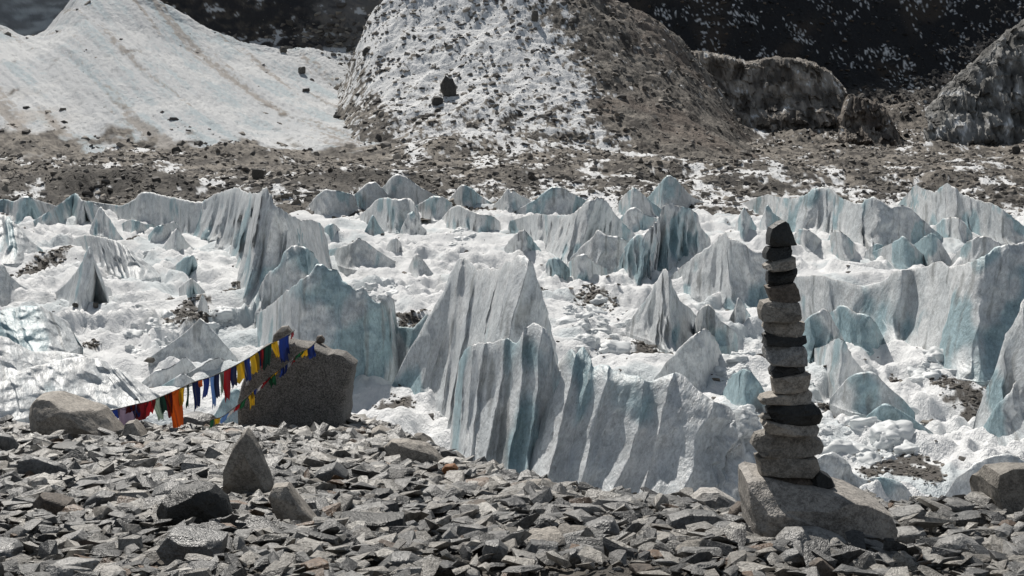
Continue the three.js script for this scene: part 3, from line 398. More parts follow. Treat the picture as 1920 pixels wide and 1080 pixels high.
fin(P, 'blue-footed ice lobe in front of the right edge flank', { flute: .1, blue: .32 }, [[1844, 805, 1846, 826], [1862, 768, 1858, 832], [1890, 735, 1884, 838], [1915, 714, 1914, 842], [1970, 700, 1970, 846]]);
fin(P, 'wavy pale blue ice screen right of the tower middle', { blue: .5, flute: .06, dirty: .02 }, [[1546, 600, 1548, 626], [1560, 583, 1560, 636], [1575, 573, 1575, 642], [1590, 575, 1590, 646], [1605, 586, 1606, 650], [1630, 590, 1630, 654], [1645, 609, 1645, 650], [1658, 636, 1658, 642]]);
fin(P, 'ribbed blue ice flake touching the tower middle', { blue: .5, flute: .18 }, [[1488, 622, 1488, 650], [1502, 608, 1500, 660], [1525, 587, 1522, 668], [1545, 579, 1545, 668], [1560, 590, 1562, 662], [1575, 620, 1577, 655], [1586, 644, 1586, 650]]);
fin(P, 'clear blue ice plate with a knife edge, beside the tower', { blue: .45, flute: .03, dirty: .06 }, [[1522, 656, 1524, 664], [1548, 646, 1540, 692], [1560, 638, 1550, 708], [1571, 633, 1560, 722], [1583, 638, 1574, 731], [1596, 664, 1592, 720], [1610, 684, 1609, 711], [1628, 704, 1628, 708]]);
fin(P, 'truncated ice pyramid with a white left side, lower right', { flute: .06, blue: .1 }, [[1556, 748, 1556, 751], [1585, 715, 1580, 760], [1605, 700, 1602, 767], [1630, 696, 1622, 770], [1641, 700, 1642, 771], [1666, 725, 1672, 770], [1692, 747, 1696, 774], [1716, 774, 1716, 778]]);
fin(P, 'low sagging ice hump under the truncated pyramid', { rough: 1.5 }, [[1616, 794, 1616, 800], [1640, 766, 1638, 808], [1660, 757, 1660, 813], [1690, 770, 1694, 816], [1724, 794, 1726, 815], [1750, 812, 1750, 816]]);
fin(P, 'rounded blue ice lobe behind the tower base', { blue: .4, flute: .1, set: .6 }, [[1512, 885, 1512, 960], [1535, 855, 1532, 962], [1560, 846, 1558, 964], [1585, 862, 1583, 965], [1600, 886, 1602, 966], [1625, 898, 1626, 967], [1655, 895, 1656, 968], [1690, 905, 1691, 970], [1718, 938, 1718, 965]]);
fin(P, 'pointed white ice fan left of the right edge boulder', { flute: .1, blue: .15, set: .6 }, [[1768, 934, 1770, 944], [1800, 895, 1796, 948], [1824, 870, 1822, 950], [1848, 858, 1848, 952], [1890, 850, 1892, 954], [1940, 870, 1940, 952]]);

// ================================================================= LOOSE STONE ON THE FAR LAND AND THE ICE (uncounted)
function hull(n, sx, sy, sz, sharp = .75) {
  const p = []; for (let i = 0; i < n; i++) { const v = V(rr(-1, 1), rr(-1, 1), rr(-1, 1)); const m = Math.max(Math.abs(v.x), Math.abs(v.y), Math.abs(v.z)); v.multiplyScalar(lerp(1, 1 / m, sharp)); const l = v.length(); if (l > 1.25) v.multiplyScalar(1.25 / l); p.push(V(v.x * sx, v.y * sy, v.z * sz)); }
  const g = new ConvexGeometry(p); g.computeVertexNormals();
  const a = g.attributes.position, nn = g.attributes.normal, uv = new Float32Array(a.count * 2), o = rnd() * 3;
  for (let i = 0; i < a.count; i++) { const x = a.getX(i), y = a.getY(i), z = a.getZ(i), ax = Math.abs(nn.getX(i)), ay = Math.abs(nn.getY(i)), az = Math.abs(nn.getZ(i)); const [u, w] = ay > ax && ay > az ? [x, z] : ax > az ? [z, y] : [x, y]; uv[i * 2] = u * .14 + o; uv[i * 2 + 1] = w * .14 + o * .6; }
  g.setAttribute('uv', new THREE.BufferAttribute(uv, 2)); return g;
}
const blockShapes = []; for (let i = 0; i < 5; i++) blockShapes.push(hull(13 + i, 1, rr(.6, .8), rr(.75, .95)));
function scatter(name, label, category, list, shapes, mat) {                 // list: [x, y, z, size, flat, colour]
  const root = new THREE.Group(), q = new THREE.Quaternion(), e = new THREE.Euler(), m = new THREE.Matrix4(), c = new THREE.Color();
  shapes.forEach((g, k) => {
    const mine = list.filter((_, i) => i % shapes.length === k); if (!mine.length) return;
    const im = new THREE.InstancedMesh(g, mat, mine.length); im.name = 'stones';
    mine.forEach(([x, y, z, s, fl, col, tilt = .35], i) => { e.set(rr(-tilt, tilt), rr(0, 6.283), rr(-tilt, tilt)); q.setFromEuler(e); m.compose(V(x, y, z), q, V(s * rr(.7, 1.25), s * fl * rr(.7, 1.2), s * rr(.7, 1.1))); im.setMatrixAt(i, m); im.setColorAt(i, c.setRGB(...col)); });
    root.add(im);
  });
  return top(root, name, label, category, null, 'stuff');
}
const browns = () => { const k = rr(.6, 1.35); return pick([[.21 * k, .187 * k, .16 * k], [.15 * k, .136 * k, .122 * k], [.28 * k, .25 * k, .215 * k], [.11 * k, .10 * k, .092 * k]]); };
function onLoft(L, n, size, keep, col = browns) { const out = []; for (let i = 0; i < n * 6 && out.length < n; i++) { const s = rnd(), t = rnd(), b = L.base(s, t); if (b[1] < -120 || b[1] > 2040 || b[2] < -40 || rnd() > keep(b[1], b[2], s, t)) continue; const p = L.point(s, t); const r = size * Math.pow(rnd(), 7) + .15; out.push([p[0], p[1] - r * .1, p[2], r, .7, col(), .6]); } return out; }
scatter('far_moraine_stones', 'loose brown stones all over the far moraine', 'stones', onLoft(moraine, 60000, 1.0, (x, y, s, t) => (t < .1 ? .3 : 1) * (.3 + sst(-.2, .2, fbm(x * .02, y * .06, 14, 2)))), blockShapes, M.farStone);
scatter('hill_stones', 'countless stones poking through the snow of the middle hill', 'stones', onLoft(hill, 9000, 1.25, (x, y, s, t) => t < .04 ? 0 : .25 + .75 * sst(-.2, .3, fbm(x * .02, y * .03, 4, 3)) * (x < 1080 ? .8 : .5)), blockShapes, M.farStone);
scatter('gully_stones', 'band of grey stones between ice slope and middle hill', 'stones', onLoft(iceSlope, 2600, 1.7, (x, y, s, t) => sst(70, 10, Math.abs(x - (628 + (y - 60) * .48))) + .9 * sst(.32, .16, t) * sst(-.1, .25, fbm(x * .015, y * .03, 9, 2)) + .012), blockShapes, M.farStone);
scatter('shaded_talus_stones', 'tan and dark stones in the shade behind the ice slope', 'stones', onLoft(backWall, 1500, 2.4, (x, y) => sst(470, 640, x) * sst(20, 60, y) + .05, () => pick([[.3, .27, .23], [.2, .18, .16], [.1, .09, .08]])), blockShapes, M.farStone);
scatter('dark_slope_stones', 'dark stones covering the mountain slope at upper right', 'stones', onLoft(darkSlope, 12000, 1.3, () => 1, () => { const k = rr(.5, 1.3); return rnd() < .02 ? [.78, .78, .79] : rnd() < .25 ? [.11 * k, .085 * k, .065 * k] : [.04 * k, .039 * k, .04 * k]; }), blockShapes, M.farStone);
{
  const list = [];
  for (const b of debris) { const n = Math.min(420, Math.round(30 + 26 * b.rx * b.rd)); for (let i = 0; i < n; i++) { const a = rr(0, 6.283), r = Math.sqrt(rnd()) * 1.15, x = b.x + Math.cos(a) * r * b.rx, d = b.d + Math.sin(a) * r * b.rd; const s = .05 + .2 * Math.pow(rnd(), 3) * b.d / 100; list.push([x, floorY(x, d) + s * .2, -d, s, .6, browns().map(v => v * .75)]); } }
  for (let i = 0; i < 900; i++) { const d = 60 * Math.pow(4.2, rnd()), x = d * rr(-.4, .4), s = .08 + .35 * Math.pow(rnd(), 4); list.push([x, floorY(x, d) + s * .2, -d, s, .6, browns().map(v => v * .8)]); }
  scatter('glacier_debris', 'small dark stones strewn in patches on the glacier snow', 'stones', list, blockShapes, M.farStone);
}
{
  const list = [], spots = [[1150, 600, 70, 40], [1120, 640, 60, 40], [1400, 760, 40, 60], [1410, 850, 40, 50], [700, 570, 50, 25], [690, 600, 40, 20], [1650, 780, 60, 30], [1500, 720, 30, 40], [1380, 700, 40, 40], [250, 500, 60, 30], [300, 620, 80, 40], [1590, 830, 80, 40], [1750, 690, 30, 20], [1290, 470, 30, 20], [1100, 590, 60, 30], [420, 590, 40, 20], [1660, 840, 60, 30], [860, 440, 40, 15], [740, 545, 40, 12]];
  for (const [x, y, rx, ry] of spots) for (let i = 0; i < 60; i++) { const px = x + rx * (rnd() + rnd() - 1), py = y + ry * (rnd() + rnd() - 1), d = floorHit(px, py), p = at(px, py, d), s = .12 + .9 * Math.pow(rnd(), 3.5); const k = rr(.66, .8); list.push([p.x, floorY(p.x, d) - s * .15, -d, s, .8, [k * .97, k, k * 1.01]]); }
  const lumps = []; for (let i = 0; i < 4; i++) { const g = mergeVertices(new THREE.IcosahedronGeometry(1, 5).deleteAttribute('uv').deleteAttribute('normal')); const a = g.attributes.position; for (let k = 0; k < a.count; k++) { const v = V().fromBufferAttribute(a, k), n = 1 + .55 * fbm(v.x * 1.1 + i * 5, v.y * 1.1, v.z * 1.1, 3); v.multiplyScalar(n); v.y *= .8; a.setXYZ(k, v.x, v.y, v.z); } g.computeVertexNormals(); lumps.push(g); }
  scatter('ice_rubble', 'crumbled lumps of melting ice between the pinnacles', 'ice rubble', list, lumps, new THREE.MeshStandardMaterial({ color: 0xffffff, roughness: .6 }));
}

// ================================================================= ROCKS WITH A SHAPE OF THEIR OWN
function rockGeo(out, T, o = {}) {                                            // out: outline in metres about its middle, T: half thickness
  const { nt = 50, np = 20, e = .36, rough = .022, cuts = 5, planes = [], strata = 0, side = .3 } = o, sd = rnd() * 50;
  const size = Math.max(...out.map(p => Math.hypot(...p))), rim = []; let per = 0; const el = out.map(([x, y], i) => { const [a, b] = out[(i + 1) % out.length], l = Math.hypot(a - x, b - y); per += l; return l; });
  out.forEach(([x, y], i) => { const [a, b] = out[(i + 1) % out.length], n = Math.max(1, Math.round(el[i] / per * nt)); for (let k = 0; k < n; k++) rim.push([lerp(x, a, k / n), lerp(y, b, k / n)]); });
  const nr = rim.length;
  const pts = [], cut = [];
  for (let j = 0; j <= np; j++) for (let i = 0; i < nr; i++) { const ph = (j / np - .5) * Math.PI, c = Math.pow(Math.max(0, Math.cos(ph)), e), s = Math.sign(ph) * Math.pow(Math.abs(Math.sin(ph)), e + .1); pts.push(V(rim[i][0] * c, rim[i][1] * c, T * s)); }
  for (const [x, y, z, f] of planes) cut.push([V(x, y, z).normalize(), f]);
  for (let k = 0; k < cuts; k++) cut.push([V(rr(-.8, .8), rr(-.5, .9), (k % 3 ? 1 : -1) * rr(side, 1)).normalize(), rr(.72, .93)]);
  for (const [n, f] of cut) { let m = -1e9; for (const p of pts) m = Math.max(m, p.dot(n)); const lim = m * f; for (const p of pts) { const k = p.dot(n) - lim; if (k > 0) p.addScaledVector(n, -k * .96); } }
  for (const p of pts) { const q = 2.2 / size, r = rough * size * (fbm(p.x * q + sd, p.y * q, p.z * q, 4)) + strata * size * N3(p.x * q * .4, p.y * q * 5, sd), l = p.length() || 1; p.multiplyScalar(1 + r / l); }
  const idx = []; for (let j = 0; j < np; j++) for (let i = 0; i < nr; i++) { const a = j * nr + i, b = j * nr + (i + 1) % nr; idx.push(a, b, a + nr, b, b + nr, a + nr); }
  const pos = new Float32Array(pts.length * 3), uv = new Float32Array(pts.length * 2); pts.forEach((p, i) => { p.toArray(pos, i * 3); uv[i * 2] = p.x + .45 * p.z + sd; uv[i * 2 + 1] = p.y - .6 * p.z; });
  let g = new THREE.BufferGeometry(); g.setAttribute('position', new THREE.BufferAttribute(pos, 3)); g.setAttribute('uv', new THREE.BufferAttribute(uv, 2)); g.setIndex(idx);
  g = toCreasedNormals(g, .42);
  const A = g.attributes.position, U = new Float32Array(A.count * 2), a = V(), b = V(), c = V();                        // grain laid on each face along its own plane
  for (let i = 0; i < A.count; i += 3) { a.fromBufferAttribute(A, i); b.fromBufferAttribute(A, i + 1).sub(a); c.fromBufferAttribute(A, i + 2).sub(a); b.cross(c); const ax = Math.abs(b.x), ay = Math.abs(b.y), az = Math.abs(b.z); for (let k = i; k < i + 3; k++) { const x = A.getX(k), y = A.getY(k), z = A.getZ(k), [u, w] = ay > ax && ay > az ? [x, z] : ax > az ? [z, y] : [x, y]; U[k * 2] = u + sd; U[k * 2 + 1] = w + sd * .7; } }
  g.setAttribute('uv', new THREE.BufferAttribute(U, 2)); return g;
}
const taken = [];                                                             // footprints, so that loose stones keep off
function rock(name, label, category, matName, outPx, o = {}) {
  const xs = outPx.map(p => p[0]), ys = outPx.map(p => p[1]), cx = (Math.min(...xs) + Math.max(...xs)) / 2, by = Math.max(...ys), ty = Math.min(...ys);
  const d0 = o.d ?? hit(cx, by - 2, moraineY, 3, 60), w = (Math.max(...xs) - Math.min(...xs)) / FOCAL * d0, hgt = (by - ty) / FOCAL * d0;
  const T = (o.T ?? Math.min(.5 * w, Math.max(.32 * w, .75 * hgt))), D = d0 + (o.d ? 0 : T * .8), foot = at(cx, by, D);
  const pts = outPx.map(([x, y]) => { const p = at(x, y, D); return [p.x - foot.x, p.y - foot.y]; });
  let mx = 0, my = 0; for (const p of pts) { mx += p[0] / pts.length; my += p[1] / pts.length; }
  const g = rockGeo(pts.map(([x, y]) => [x - mx, y - my]), T, o); g.translate(mx, my, 0);
  const m = new THREE.Mesh(g, o.mat ?? STONE[matName]); m.position.copy(foot); if (o.sink) m.position.y -= o.sink;
  if (!o.free) taken.push([foot.x, D, w * .5, T]);
  return top(m, name, label, category, o.group);
}
const big = { nt: 110, np: 44 };
// speckled granite of the flat-faced boulder
const speckle = noiseTexture(512, (u, v) => { let c = .80; for (const [f, a] of [[10, .08], [60, .2], [170, .38]]) c += a * loopN(u, v, f, f * 2); return Math.min(1, c); }, true, 1.1);
STONE.granite = new THREE.MeshStandardMaterial({ color: new THREE.Color().setRGB(.36, .335, .305), roughness: .8, map: speckle, bumpMap: grain, bumpScale: .008 });
rock('boulder', 'large flat-faced grey boulder holding the prayer flags', 'boulder', 'granite', [[460, 800], [458, 739], [463, 711], [480, 672], [498, 646], [513, 639], [550, 624], [578, 633], [603, 638], [628, 648], [638, 646], [655, 650], [676, 668], [667, 700], [654, 757], [654, 775], [646, 808], [600, 814], [536, 815], [470, 812]], { nt: 150, np: 60, T: .62, e: .13, cuts: 0, rough: .022, planes: [[.06, .1, 1, .95], [0, -.8, .7, .9], [0, .72, -.7, .42], [.5, .6, -.6, .6]] });
rock('boulder', 'long tan boulder tapering to the right at the left edge', 'boulder', 'tan', [[61, 762], [64, 752], [79, 741], [104, 741], [146, 757], [189, 771], [206, 792], [228, 815], [226, 830], [182, 828], [111, 818], [68, 800]], { ...big, T: .42, e: .34, rough: .04, planes: [[-.1, .85, .6, .9], [-.9, .1, .6, .86]] });
rock('boulder', 'squat pale boulder against the long left boulder', 'boulder', 'tan', [[229, 822], [238, 792], [252, 789], [264, 802], [279, 824], [270, 838], [235, 838]], { T: .17 });
rock('stone', 'grey wedge stone anchoring the lower flag line', 'stone', 'grey', [[383, 800], [384, 789], [395, 787], [422, 796], [449, 812], [440, 822], [385, 822]], { T: .15 });
rock('boulder', 'upright pointed pyramid-shaped stone on the moraine', 'boulder', 'taupe', [[458, 808], [464, 805], [470, 811], [487, 840], [500, 880], [511, 911], [501, 938], [460, 939], [420, 922], [422, 877], [440, 838]], { ...big, T: .15, e: .5, rough: .03, planes: [[.75, .3, .6, .8], [-.5, .2, .8, .86]] });
rock('stone', 'pale slab leaning right beside the pointed pyramid stone', 'stone', 'tan', [[504, 930], [513, 910], [540, 908], [567, 943], [600, 984], [582, 994], [522, 972]], { T: .1, planes: [[.3, .6, .7, .8]] });
rock('boulder', 'big near-black boulder with a pale chipped left corner', 'boulder', 'black', [[293, 955], [320, 920], [367, 912], [397, 916], [423, 940], [431, 967], [418, 984], [335, 996], [307, 984]], { ...big, T: .16, rough: .05, planes: [[-.35, .85, .35, .8], [-.8, .1, .6, .8]] });
rock('stone', 'thick dark slab with a lit top below the near-black boulder', 'stone', 'slate', [[297, 1028], [323, 994], [383, 1000], [423, 1006], [421, 1034], [395, 1060], [318, 1052]], { ...big, T: .13, e: .32, planes: [[0, .9, .45, .82], [.1, -.6, .8, .8]], strata: .02 });
rock('stone', 'brown lumpy boulder near the left edge', 'stone', 'brown', [[65, 940], [80, 923], [100, 929], [133, 940], [144, 963], [117, 979], [73, 970]], { T: .1 });
rock('stone', 'dark angular block right of the brown lumpy boulder', 'stone', 'slate', [[152, 958], [167, 933], [187, 922], [213, 927], [210, 958], [168, 972]], { T: .09 });
rock('stone', 'black flat block left under the long tan boulder', 'stone', 'black', [[96, 848], [103, 833], [143, 833], [158, 847], [148, 862], [107, 862]], { T: .18 });
rock('stone', 'thin dark slab lying level below the black flat block', 'stone', 'slate', [[129, 918], [140, 908], [205, 902], [208, 912], [190, 923], [133, 926]], { T: .14, e: .25 });
rock('stone', 'light rectangular slab below the squat pale boulder', 'stone', 'taupe', [[260, 836], [270, 830], [308, 832], [311, 842], [301, 850], [262, 848]], { T: .14, e: .25 });
rock('stone', 'long grey stone on the crest below the flags', 'stone', 'grey', [[323, 836], [345, 822], [395, 823], [398, 834], [380, 842], [325, 842]], { T: .16 });
rock('stone', 'squarish grey stone left of the pointed pyramid stone', 'stone', 'grey', [[370, 858], [378, 836], [398, 835], [405, 850], [396, 864], [372, 864]], { T: .1 });
rock('stone', 'slanted grey stone at the lower left', 'stone', 'grey', [[95, 1028], [115, 1008], [150, 997], [164, 1010], [150, 1034], [118, 1038]], { T: .08 });
rock('boulder', 'long pale slab tipped right on the crest past the boulder', 'boulder', 'tan', [[718, 840], [735, 826], [762, 825], [800, 833], [820, 850], [839, 872], [822, 884], [793, 884], [758, 868], [733, 852]], { ...big, T: .16, planes: [[.2, .85, .5, .82], [0, .2, 1, .85]] });
rock('stone', 'pale crest stone left of the long tipped slab', 'stone', 'tan', [[695, 832], [697, 806], [712, 800], [740, 812], [750, 824], [740, 834], [708, 835]], { T: .16 });
rock('stone', 'tan crest stone behind the long tipped slab', 'stone', 'tan', [[772, 825], [778, 812], [792, 810], [808, 820], [816, 832], [790, 834]], { T: .13 });
rock('stone', 'rounded grey stone at the right foot of the boulder', 'stone', 'grey', [[647, 814], [650, 805], [660, 804], [669, 814], [683, 820], [681, 830], [655, 833]], { T: .12 });
rock('stone', 'bright orange stone on the moraine right of the tipped slab', 'stone', 'rust', [[829, 880], [835, 872], [852, 870], [859, 878], [857, 893], [840, 898], [832, 890]], { T: .06 });
rock('stone', 'long black slab at the bottom left of centre', 'stone', 'black', [[632, 978], [640, 966], [700, 970], [757, 968], [759, 990], [750, 1002], [690, 1006], [640, 1000]], { ...big, T: .12, e: .3, planes: [[0, .85, .5, .9]] });
rock('stone', 'dark wedge block above the long black slab', 'stone', 'slate', [[580, 902], [600, 880], [630, 868], [653, 888], [651, 907], [610, 911], [588, 909]], { T: .13 });
rock('stone', 'dark boulder right above the long black slab', 'stone', 'black', [[686, 932], [705, 920], [730, 920], [746, 935], [735, 946], [700, 945]], { T: .1 });
rock('stone', 'rounded dark grey boulder alone at the bottom centre', 'stone', 'slate', [[1087, 1002], [1100, 985], [1130, 972], [1150, 972], [1161, 990], [1158, 1016], [1148, 1027], [1118, 1020], [1092, 1012]], { T: .1, rough: .03 });
rock('stone', 'pale grey block with square ends, centre moraine', 'stone', 'grey', [[785, 933], [788, 914], [830, 914], [852, 920], [856, 942], [830, 941], [795, 938]], { T: .11 });
rock('stone', 'rounded pale stone on the crest right of the orange one', 'stone', 'pale', [[872, 914], [878, 902], [895, 900], [912, 908], [917, 921], [890, 925], [875, 923]], { T: .09 });
rock('stone', 'brown-grey crest block under the broad near ice wall', 'stone', 'taupe', [[977, 907], [990, 892], [1010, 890], [1021, 905], [1018, 915], [990, 918]], { T: .1 });
rock('stone', 'dark squarish stone with a lit top, bottom centre', 'stone', 'slate', [[903, 1032], [910, 1018], [935, 1015], [953, 1030], [950, 1047], [925, 1058], [909, 1048]], { T: .06 });
rock('stone', 'dark brick-like stone right of the squarish lit one', 'stone', 'slate', [[985, 1033], [995, 1015], [1020, 1018], [1047, 1020], [1045, 1040], [1020, 1048], [989, 1045]], { T: .06 });
rock('stone', 'grey peaked stone above the squarish lit one', 'stone', 'grey', [[827, 1008], [845, 990], [869, 1006], [865, 1018], [850, 1023], [834, 1016]], { T: .06 });
rock('stone', 'broad grey hump at the bottom edge left of centre', 'stone', 'slate', [[708, 1062], [735, 1041], [770, 1038], [797, 1052], [790, 1070], [750, 1073], [714, 1072]], { T: .08 });
rock('stone', 'small standing dark stone at the bottom edge', 'stone', 'slate', [[1064, 1052], [1068, 1035], [1080, 1030], [1089, 1045], [1085, 1061], [1069, 1063]], { T: .04 });
rock('boulder', 'big grey boulder cut off by the right edge', 'boulder', 'taupe', [[1837, 892], [1845, 868], [1870, 858], [1920, 857], [1975, 862], [1990, 900], [1985, 962], [1900, 966], [1850, 966], [1843, 930]], { ...big, T: .3, e: .15, cuts: 0, planes: [[0, .8, -.6, .32], [.05, .1, 1, .86]] });
rock('stone', 'dark flaky slab pile stone beside the right edge boulder', 'stone', 'slate', [[1768, 978], [1780, 968], [1840, 962], [1846, 976], [1830, 988], [1784, 991]], { T: .1, strata: .05 });
rock('stone', 'flat pale slab right of the tower base', 'stone', 'grey', [[1660, 970], [1670, 958], [1730, 952], [1736, 966], [1730, 981], [1680, 983]], { T: .1, e: .28 });
rock('stone', 'flat grey slab under the pale one right of the base', 'stone', 'grey', [[1655, 1013], [1680, 995], [1730, 990], [1738, 1010], [1720, 1023], [1668, 1021]], { T: .08, e: .28 });
rock('stone', 'small pointed dark stone on the crest right of the base', 'stone', 'slate', [[1721, 957], [1735, 938], [1745, 926], [1756, 946], [1752, 957], [1735, 959]], { T: .05 });
rock('stone', 'broad veined grey stone at the lower right', 'stone', 'grey', [[1738, 1043], [1760, 1012], [1800, 1000], [1830, 1015], [1836, 1031], [1800, 1045], [1758, 1049]], { T: .1, planes: [[.1, .8, .6, .75]] });
rock('stone', 'dark wrinkled slab left of the tower base', 'stone', 'slate', [[1242, 1003], [1255, 970], [1290, 960], [1340, 962], [1366, 976], [1350, 1001], [1298, 1009]], { T: .1, planes: [[0, .6, .8, .75]] });
rock('stone', 'pale crest slab left of the tower base', 'stone', 'pale', [[1292, 938], [1315, 920], [1345, 920], [1381, 940], [1376, 957], [1318, 953]], { T: .12, planes: [[0, .8, .6, .75]] });
rock('stone', 'brown block wedged against the left of the tower base', 'stone', 'brown', [[1364, 977], [1370, 955], [1385, 942], [1397, 945], [1396, 980], [1375, 984]], { T: .07 });
rock('stone', 'grey shard lying before the wedged brown block', 'stone', 'slate', [[1318, 1002], [1350, 982], [1380, 979], [1386, 991], [1360, 1005], [1328, 1009]], { T: .07 });
rock('stone', 'long dark beam-shaped stone on the crest left of the tower', 'stone', 'slate', [[1198, 946], [1205, 930], [1260, 932], [1310, 942], [1313, 952], [1270, 955], [1212, 953]], { T: .08, e: .28, strata: .03 });

// ---------------------------------------------------------------- stone tower
const DT = hit(1530, 1020, moraineY, 3, 60) + .24;                            // distance of its middle
STONE.base = rockMat(.47, .435, .395, .7);
rock('boulder', 'broad pale base boulder carrying the stone tower', 'boulder', 'base', [[1395, 892], [1407, 886], [1456, 895], [1551, 909], [1607, 924], [1653, 947], [1662, 974], [1654, 1012], [1622, 1030], [1586, 1026], [1500, 1026], [1420, 1012], [1402, 985], [1397, 939]], { ...big, nt: 150, np: 60, d: DT, T: .30, e: .2, rough: .03, cuts: 0, planes: [[-.08, .80, .60, .72], [0, -.55, .84, .9], [.3, .25, .92, .86], [-.8, .2, .6, .93]], strata: .012 });
rock('stone', 'pale grey stone propped in front of the tower base', 'stone', 'grey', [[1456, 1012], [1474, 993], [1537, 992], [1583, 1010], [1579, 1029], [1566, 1050], [1550, 1044], [1497, 1028]], { d: DT - .42, T: .09, planes: [[0, .7, .7, .8]] });
rock('stone', 'slate wedge lying below the propped pale stone', 'stone', 'slate', [[1453, 1053], [1475, 1036], [1495, 1030], [1513, 1046], [1505, 1059], [1480, 1063]], { T: .05 });
rock('stone', 'blue-black round stone in the shade of the tower', 'stone', 'black', [[1507, 1024], [1525, 1013], [1548, 1022], [1559, 1047], [1540, 1060], [1514, 1052]], { d: DT - .56, T: .05 });
rock('stone', 'reddish shaded stone at the bottom edge below the tower', 'stone', 'brown', [[1518, 1060], [1540, 1046], [1566, 1068], [1572, 1086], [1525, 1090]], { T: .05 });
const tower = [
  ['dark pointed capstone on top of the stone tower', 'black', [[1439.5, 442], [1444, 427], [1457, 418], [1468, 413], [1476, 417.5], [1484, 438.6], [1491.6, 458], [1470, 460], [1450, 461], [1440, 459]]],
  ['dark block directly under the tower capstone', 'black', [[1433, 474], [1439, 463], [1483, 459.5], [1484, 466], [1479, 481], [1457, 488], [1445, 488], [1442, 483], [1434, 485]]],
  ['pale wedge stone third from the tower top', 'taupe', [[1431, 497], [1447, 489], [1479, 481], [1488, 481], [1491, 500], [1470, 506], [1444, 508], [1432, 503]]],
  ['dark layered block fourth from the tower top', 'black', [[1436, 531], [1439, 509], [1465, 506], [1492, 502], [1491, 511], [1483, 529], [1460, 534]]],
  ['dark rough block fifth from the tower top', 'brown', [[1434, 537], [1460, 532], [1486, 528], [1494, 541], [1499, 562], [1483, 567], [1444, 565], [1437, 549]]],
  ['brown craggy stone sixth from the tower top', 'taupe', [[1423, 581], [1427.5, 565], [1444, 562], [1495.5, 566], [1499, 594], [1489, 603], [1450, 602], [1426, 600]]],
  ['tan slab seventh from the tower top', 'tan', [[1430, 613.6], [1434, 601], [1476, 603], [1507, 603], [1509, 617], [1502, 629], [1463, 632], [1437, 623]]],
  ['thin dark slab eighth from the tower top', 'black', [[1428, 624], [1438, 622], [1463, 630], [1512, 629], [1512, 638], [1495.5, 648], [1460, 647], [1431, 645], [1433, 636]]],
  ['thick pale grey block in the tower middle', 'grey', [[1431, 652], [1434, 644], [1505, 647], [1510, 659], [1509, 682], [1489, 684.5], [1444, 682], [1432, 668]]],
  ['thin dark stone under the thick pale tower block', 'black', [[1443, 694], [1452, 682.5], [1508.5, 682.5], [1508.5, 692], [1489, 700], [1463, 705], [1445, 704]]],
  ['tan square-ended block above the long flat tower slab', 'tan', [[1446, 708], [1470, 702], [1492, 698.5], [1517, 699], [1517, 720.5], [1513, 731], [1476, 736], [1450, 735]]],
  ['long flat pale slab sticking out left of the tower', 'tan', [[1420, 746], [1424.5, 740.5], [1467, 734.5], [1516, 730.5], [1524, 737], [1522, 752], [1481, 756], [1424.5, 754]]],
  ['big dark slab under the long flat tower slab', 'black', [[1432.6, 762], [1442, 755], [1523, 753], [1533.6, 763], [1537, 774], [1530, 789], [1509, 792.5], [1449, 790], [1438.6, 778]]],
  ['smooth pale slab under the big dark tower slab', 'tan', [[1427, 793], [1434, 784.5], [1450, 788], [1481, 791], [1526.6, 791], [1533.6, 798.6], [1527, 812], [1481, 813], [1435, 808]]],
  ['largest pale rounded stone near the tower foot', 'taupe', [[1408.6, 834], [1417, 814], [1438.6, 807], [1516, 812], [1537, 821], [1543, 832], [1537, 843], [1491, 857], [1438.6, 854], [1424.5, 851]]],
  ['rust-stained block below the largest tower stone', 'taupe', [[1418, 856], [1456, 850], [1495, 854], [1526.6, 854], [1533.6, 872.5], [1518, 890], [1480, 888], [1456, 888], [1424.5, 888]]],
];
tower.forEach(([label, mat, out], i) => { const dark = mat === 'black'; rock('cairn_stone', label, 'stone', mat, out, { d: DT + .02 * Math.sin(i * 2.3), T: .085 + .012 * Math.sin(i * 1.7) + (i > 11 ? .02 : 0), e: .2, side: .8, rough: dark ? .03 : .022, cuts: 8, nt: 62, np: 26, free: true, group: 'stones stacked in the tower', strata: dark ? .02 : .01 }); });
rock('cairn_stone', 'little flat chip jutting left under the big dark slab', 'stone', 'taupe', [[1422, 781], [1430, 775], [1446, 776], [1450, 783], [1430, 786]], { d: DT - .03, T: .03, free: true, group: 'stones stacked in the tower' });
rock('cairn_stone', 'dark brown chock stone between tower and base boulder', 'stone', 'brown', [[1448, 896], [1458, 884], [1490, 884], [1517, 887], [1521, 901], [1509, 908], [1474, 902]], { d: DT + .01, T: .1, free: true, group: 'stones stacked in the tower' });
rock('cairn_stone', 'black chock stone at the right foot of the tower', 'stone', 'black', [[1516, 893], [1537, 882], [1555, 891], [1563, 907], [1540, 916], [1520, 912]], { d: DT - .02, T: .08, free: true, group: 'stones stacked in the tower' });

// ---------------------------------------------------------------- stones weighing the flags on the boulder top
const DB = taken[0][1];
rock('stone', 'small brown stone on the boulder top at the upper flag end', 'stone', 'taupe', [[511, 640], [514, 627], [528, 612], [540, 611], [548, 622], [540, 634], [525, 642]], { d: DB - .1, T: .1, free: true });
rock('stone', 'small dark stone on the boulder top at the lower flag end', 'stone', 'brown', [[592, 640], [595, 630], [603, 629], [609, 636], [608, 642], [598, 644]], { d: DB - .15, T: .07, free: true });

